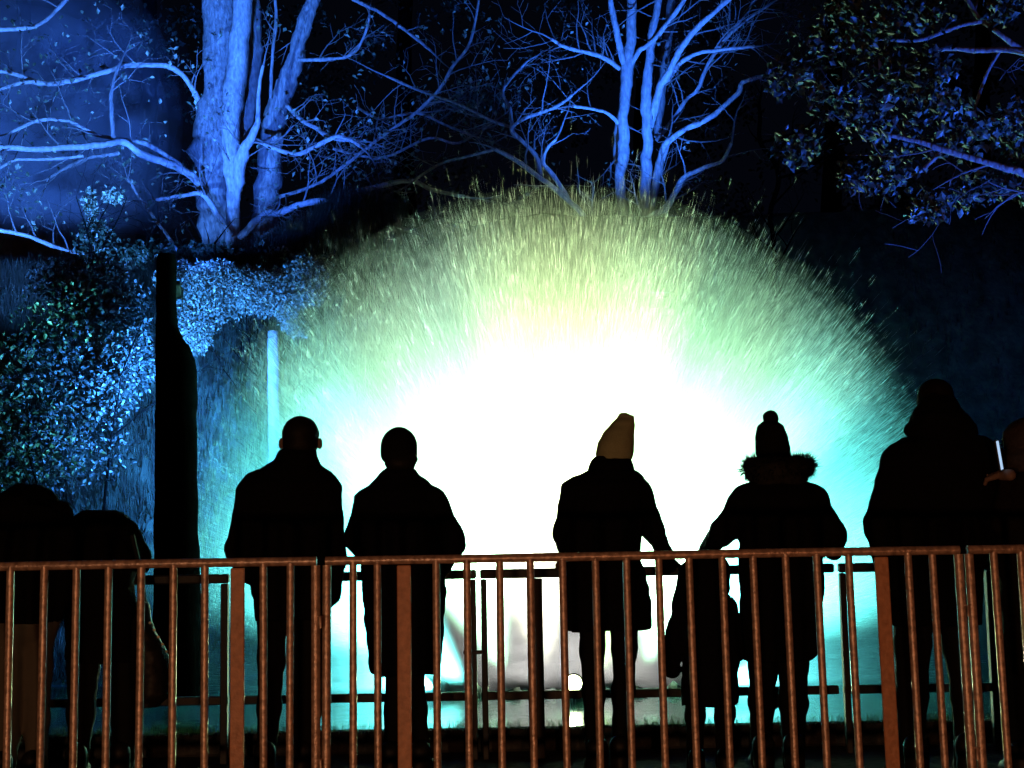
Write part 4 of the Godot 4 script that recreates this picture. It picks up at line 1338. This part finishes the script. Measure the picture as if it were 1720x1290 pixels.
	limb(sap, "branch", 25.5, [[1306, 300, 3.4], [1364, 280, 3], [1400, 250, 3], [1430, 235, 2.6]], M.bark_dark, -0.3, 1.4)
	limb(sap, "branch", 25.5, [[1279, 240, 3.4], [1330, 225, 3], [1364, 206, 3], [1399, 153, 3], [1412, 120, 2.5]], M.bark_dark, -0.3, 1.4)
	end_tree(sap, M.bark_dark)
	var names := [["evergreen_tree", "tall dark evergreen behind the big forked tree"], ["evergreen_tree", "dark evergreen behind the crossing twigs, top centre-left"], ["evergreen_tree", "dark evergreen directly behind the pale multi-stemmed tree"], ["evergreen_tree", "dark evergreen between the sapling and the leafy boughs"], ["evergreen_tree", "dark evergreen at the right edge behind the tall person"], ["evergreen_tree", "dark evergreen at the far left edge"]]
	var ex := [250, 680, 1080, 1400, 1650, 40]
	for i in 6:
		var d := 36.0 + (i % 3) * 2.0
		var x: float = ex[i]
		var b := P(x, 400, d)
		var gy := hill_y(b.x, -d)
		var t := begin_tree(names[i][0], Vector3(b.x, gy, -d), names[i][1])
		limb(t, "trunk", d, [[x, -260, 6], [x, 0, 12], [x, 250, 16], [x, 480, 20]], M.bark_dark, 0, 0)
		var cl := []
		for k in 26:
			cl.append([Vector3(rng.randf_range(-2.6, 2.6), rng.randf_range(0.3, 10.5), rng.randf_range(-1.5, 1.5)), Vector3(1, 0.6, 1) * rng.randf_range(0.6, 1.3)])
		leaves(t, "crown", clump_points(cl, 3000), leaf_mesh(0.1, 0.17), M.leaf, Color(0.008, 0.014, 0.008), Color(0.035, 0.05, 0.03))
	# grass on the bank, lit blue at the left
	var gp := []
	for i in 60000:
		var x := rng.randf_range(-13.0, -2.0)
		var z := rng.randf_range(-31.5, -19.8)
		if hill_y(x, z) < WATER: continue
		gp.append(Vector3(x, hill_y(x, z) - 0.02, z))
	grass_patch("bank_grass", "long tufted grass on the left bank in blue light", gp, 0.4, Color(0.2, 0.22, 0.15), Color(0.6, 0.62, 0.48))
	gp = []
	for i in 14000:
		var x := rng.randf_range(-2.0, 14.0)
		var z := rng.randf_range(-31.5, -23.3)
		if x < 7.0 and z < -24.8: continue
		gp.append(Vector3(x, hill_y(x, z) - 0.02, z))
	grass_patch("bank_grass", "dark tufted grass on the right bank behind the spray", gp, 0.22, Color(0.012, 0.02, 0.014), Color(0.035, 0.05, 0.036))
	gp = []
	for i in 5000:
		gp.append(Vector3(rng.randf_range(-5, 5), 0.11, rng.randf_range(-8.13, -7.98)))
	grass_patch("verge_grass", "narrow strip of short green grass along the terrace kerb", gp, 0.06, Color(0.05, 0.13, 0.03), Color(0.12, 0.24, 0.06))

	# blue floodlights hidden on the bank
	var blue := Color(0.16, 0.36, 1.0)
	floodlight(Vector3(-5.09, -1.5, -20.75), Vector3(-5.1, 12.6, -28.5), Color(0.2, 0.44, 1.0), 320.0, 29.0, "blue floodlight at a tall pole's top behind the dark tree, aimed at the forked tree", 6.5)
	floodlight(Vector3(-8.6, -1.5, -19.6), Vector3(-8.2, 11.6, -29.5), Color(0.26, 0.52, 1.0), 420.0, 31.0, "blue floodlight on a tall pole beyond the left edge, aimed up into the long boughs", 5.9)
	floodlight(Vector3(-4.87, -1.5, -20.4), Vector3(-5.8, 3.0, -24.0), Color(0.24, 0.54, 1.0), 190.0, 76.0, "blue floodlight on a tall pole behind the dark tree, washing over the grassy bank", 5.1)
	floodlight(Vector3(2.4, -1.5, -22.4), Vector3(2.0, 12.2, -27.2), Color(0.2, 0.46, 1.0), 300.0, 25.0, "blue floodlight on a tall pole behind the spray, aimed up the pale multi-stemmed tree", 6.5)
	floodlight(Vector3(7.6, -0.9, -10.6), Vector3(4.6, 5.4, -13.2), Color(0.2, 0.4, 1.0), 150.0, 40.0, "blue floodlight at the right aimed up into the leafy boughs")
	floodlight(Vector3(9.2, -1.5, -18.5), Vector3(6.5, 3.0, -25.5), Color(0.2, 0.45, 1.0), 16.0, 48.0, "dim blue floodlight on a pole beyond the right edge, washing over the dark bank", 5.0)
	var haze := thing("drifting_haze", P(10, 250, 30.5), "blue-lit drifting haze behind the boughs at the left edge", "haze")
	tag(haze, "", "", "", "stuff")
	for c in [[0.0, 0.2, 4.8, 5.4, 0.75], [0.6, -2.4, 4.4, 3.0, 0.5]]:
		for i in 9:
			var q := (i + 0.5) / 9.0
			var hz := FogVolume.new()
			hz.name = "haze_puff"
			hz.shape = RenderingServer.FOG_VOLUME_SHAPE_ELLIPSOID
			hz.size = Vector3(c[2] * 2.0, c[3] * 2.0, 2.8) * Vector3(q, q, 1.0)
			var hm := FogMaterial.new()
			hm.density = c[4] * 1.1 * q * q * pow(1.0 - q * q, 2.2)
			hm.albedo = Color(0.9, 0.92, 1.0)
			hz.material = hm
			hz.position = Vector3(c[0] + rng.randf_range(-0.3, 0.3), c[1] + rng.randf_range(-0.3, 0.3), rng.randf_range(-0.3, 0.3))
			hz.set_meta("kind", "stuff")
			haze.add_child(hz, true)

	far_railing(-420, 385, [[-60, 14], [378, 12]], "dark railing panel along the pond, left of the dark forked trunk")
	far_railing(398, 800, [[404, 10], [794, 10, 1]], "dark railing panel before the close pair")
	far_railing(806, 1400, [[812, 10], [897, 26]], "dark railing panel before the beanie and bobble-hat wearers")
	far_railing(1408, 2200, [[1414, 10], [1660, 12], [2150, 12]], "dark railing panel before the tallest person")
	people()
	crowd_barrier(-545, 530, "rust-coloured barrier panel on the left, before the bent-over people")
	crowd_barrier(546, 1616, "middle rust-coloured barrier panel, before the beanie wearer", -0.04)
	crowd_barrier(1633, 2704, "rust-coloured barrier panel at the right edge, before the phone holder", -0.035)
	bollard(Vector3(-1.7, 0, 1.0), Color(1.0, 0.74, 0.54), 9.5, "warm path lamp behind the viewer, on the left side of the path")
	bollard(Vector3(1.5, 0, 1.6), Color(1.0, 0.62, 0.4), 6.5, "warm path lamp behind the viewer, on the right side of the path")
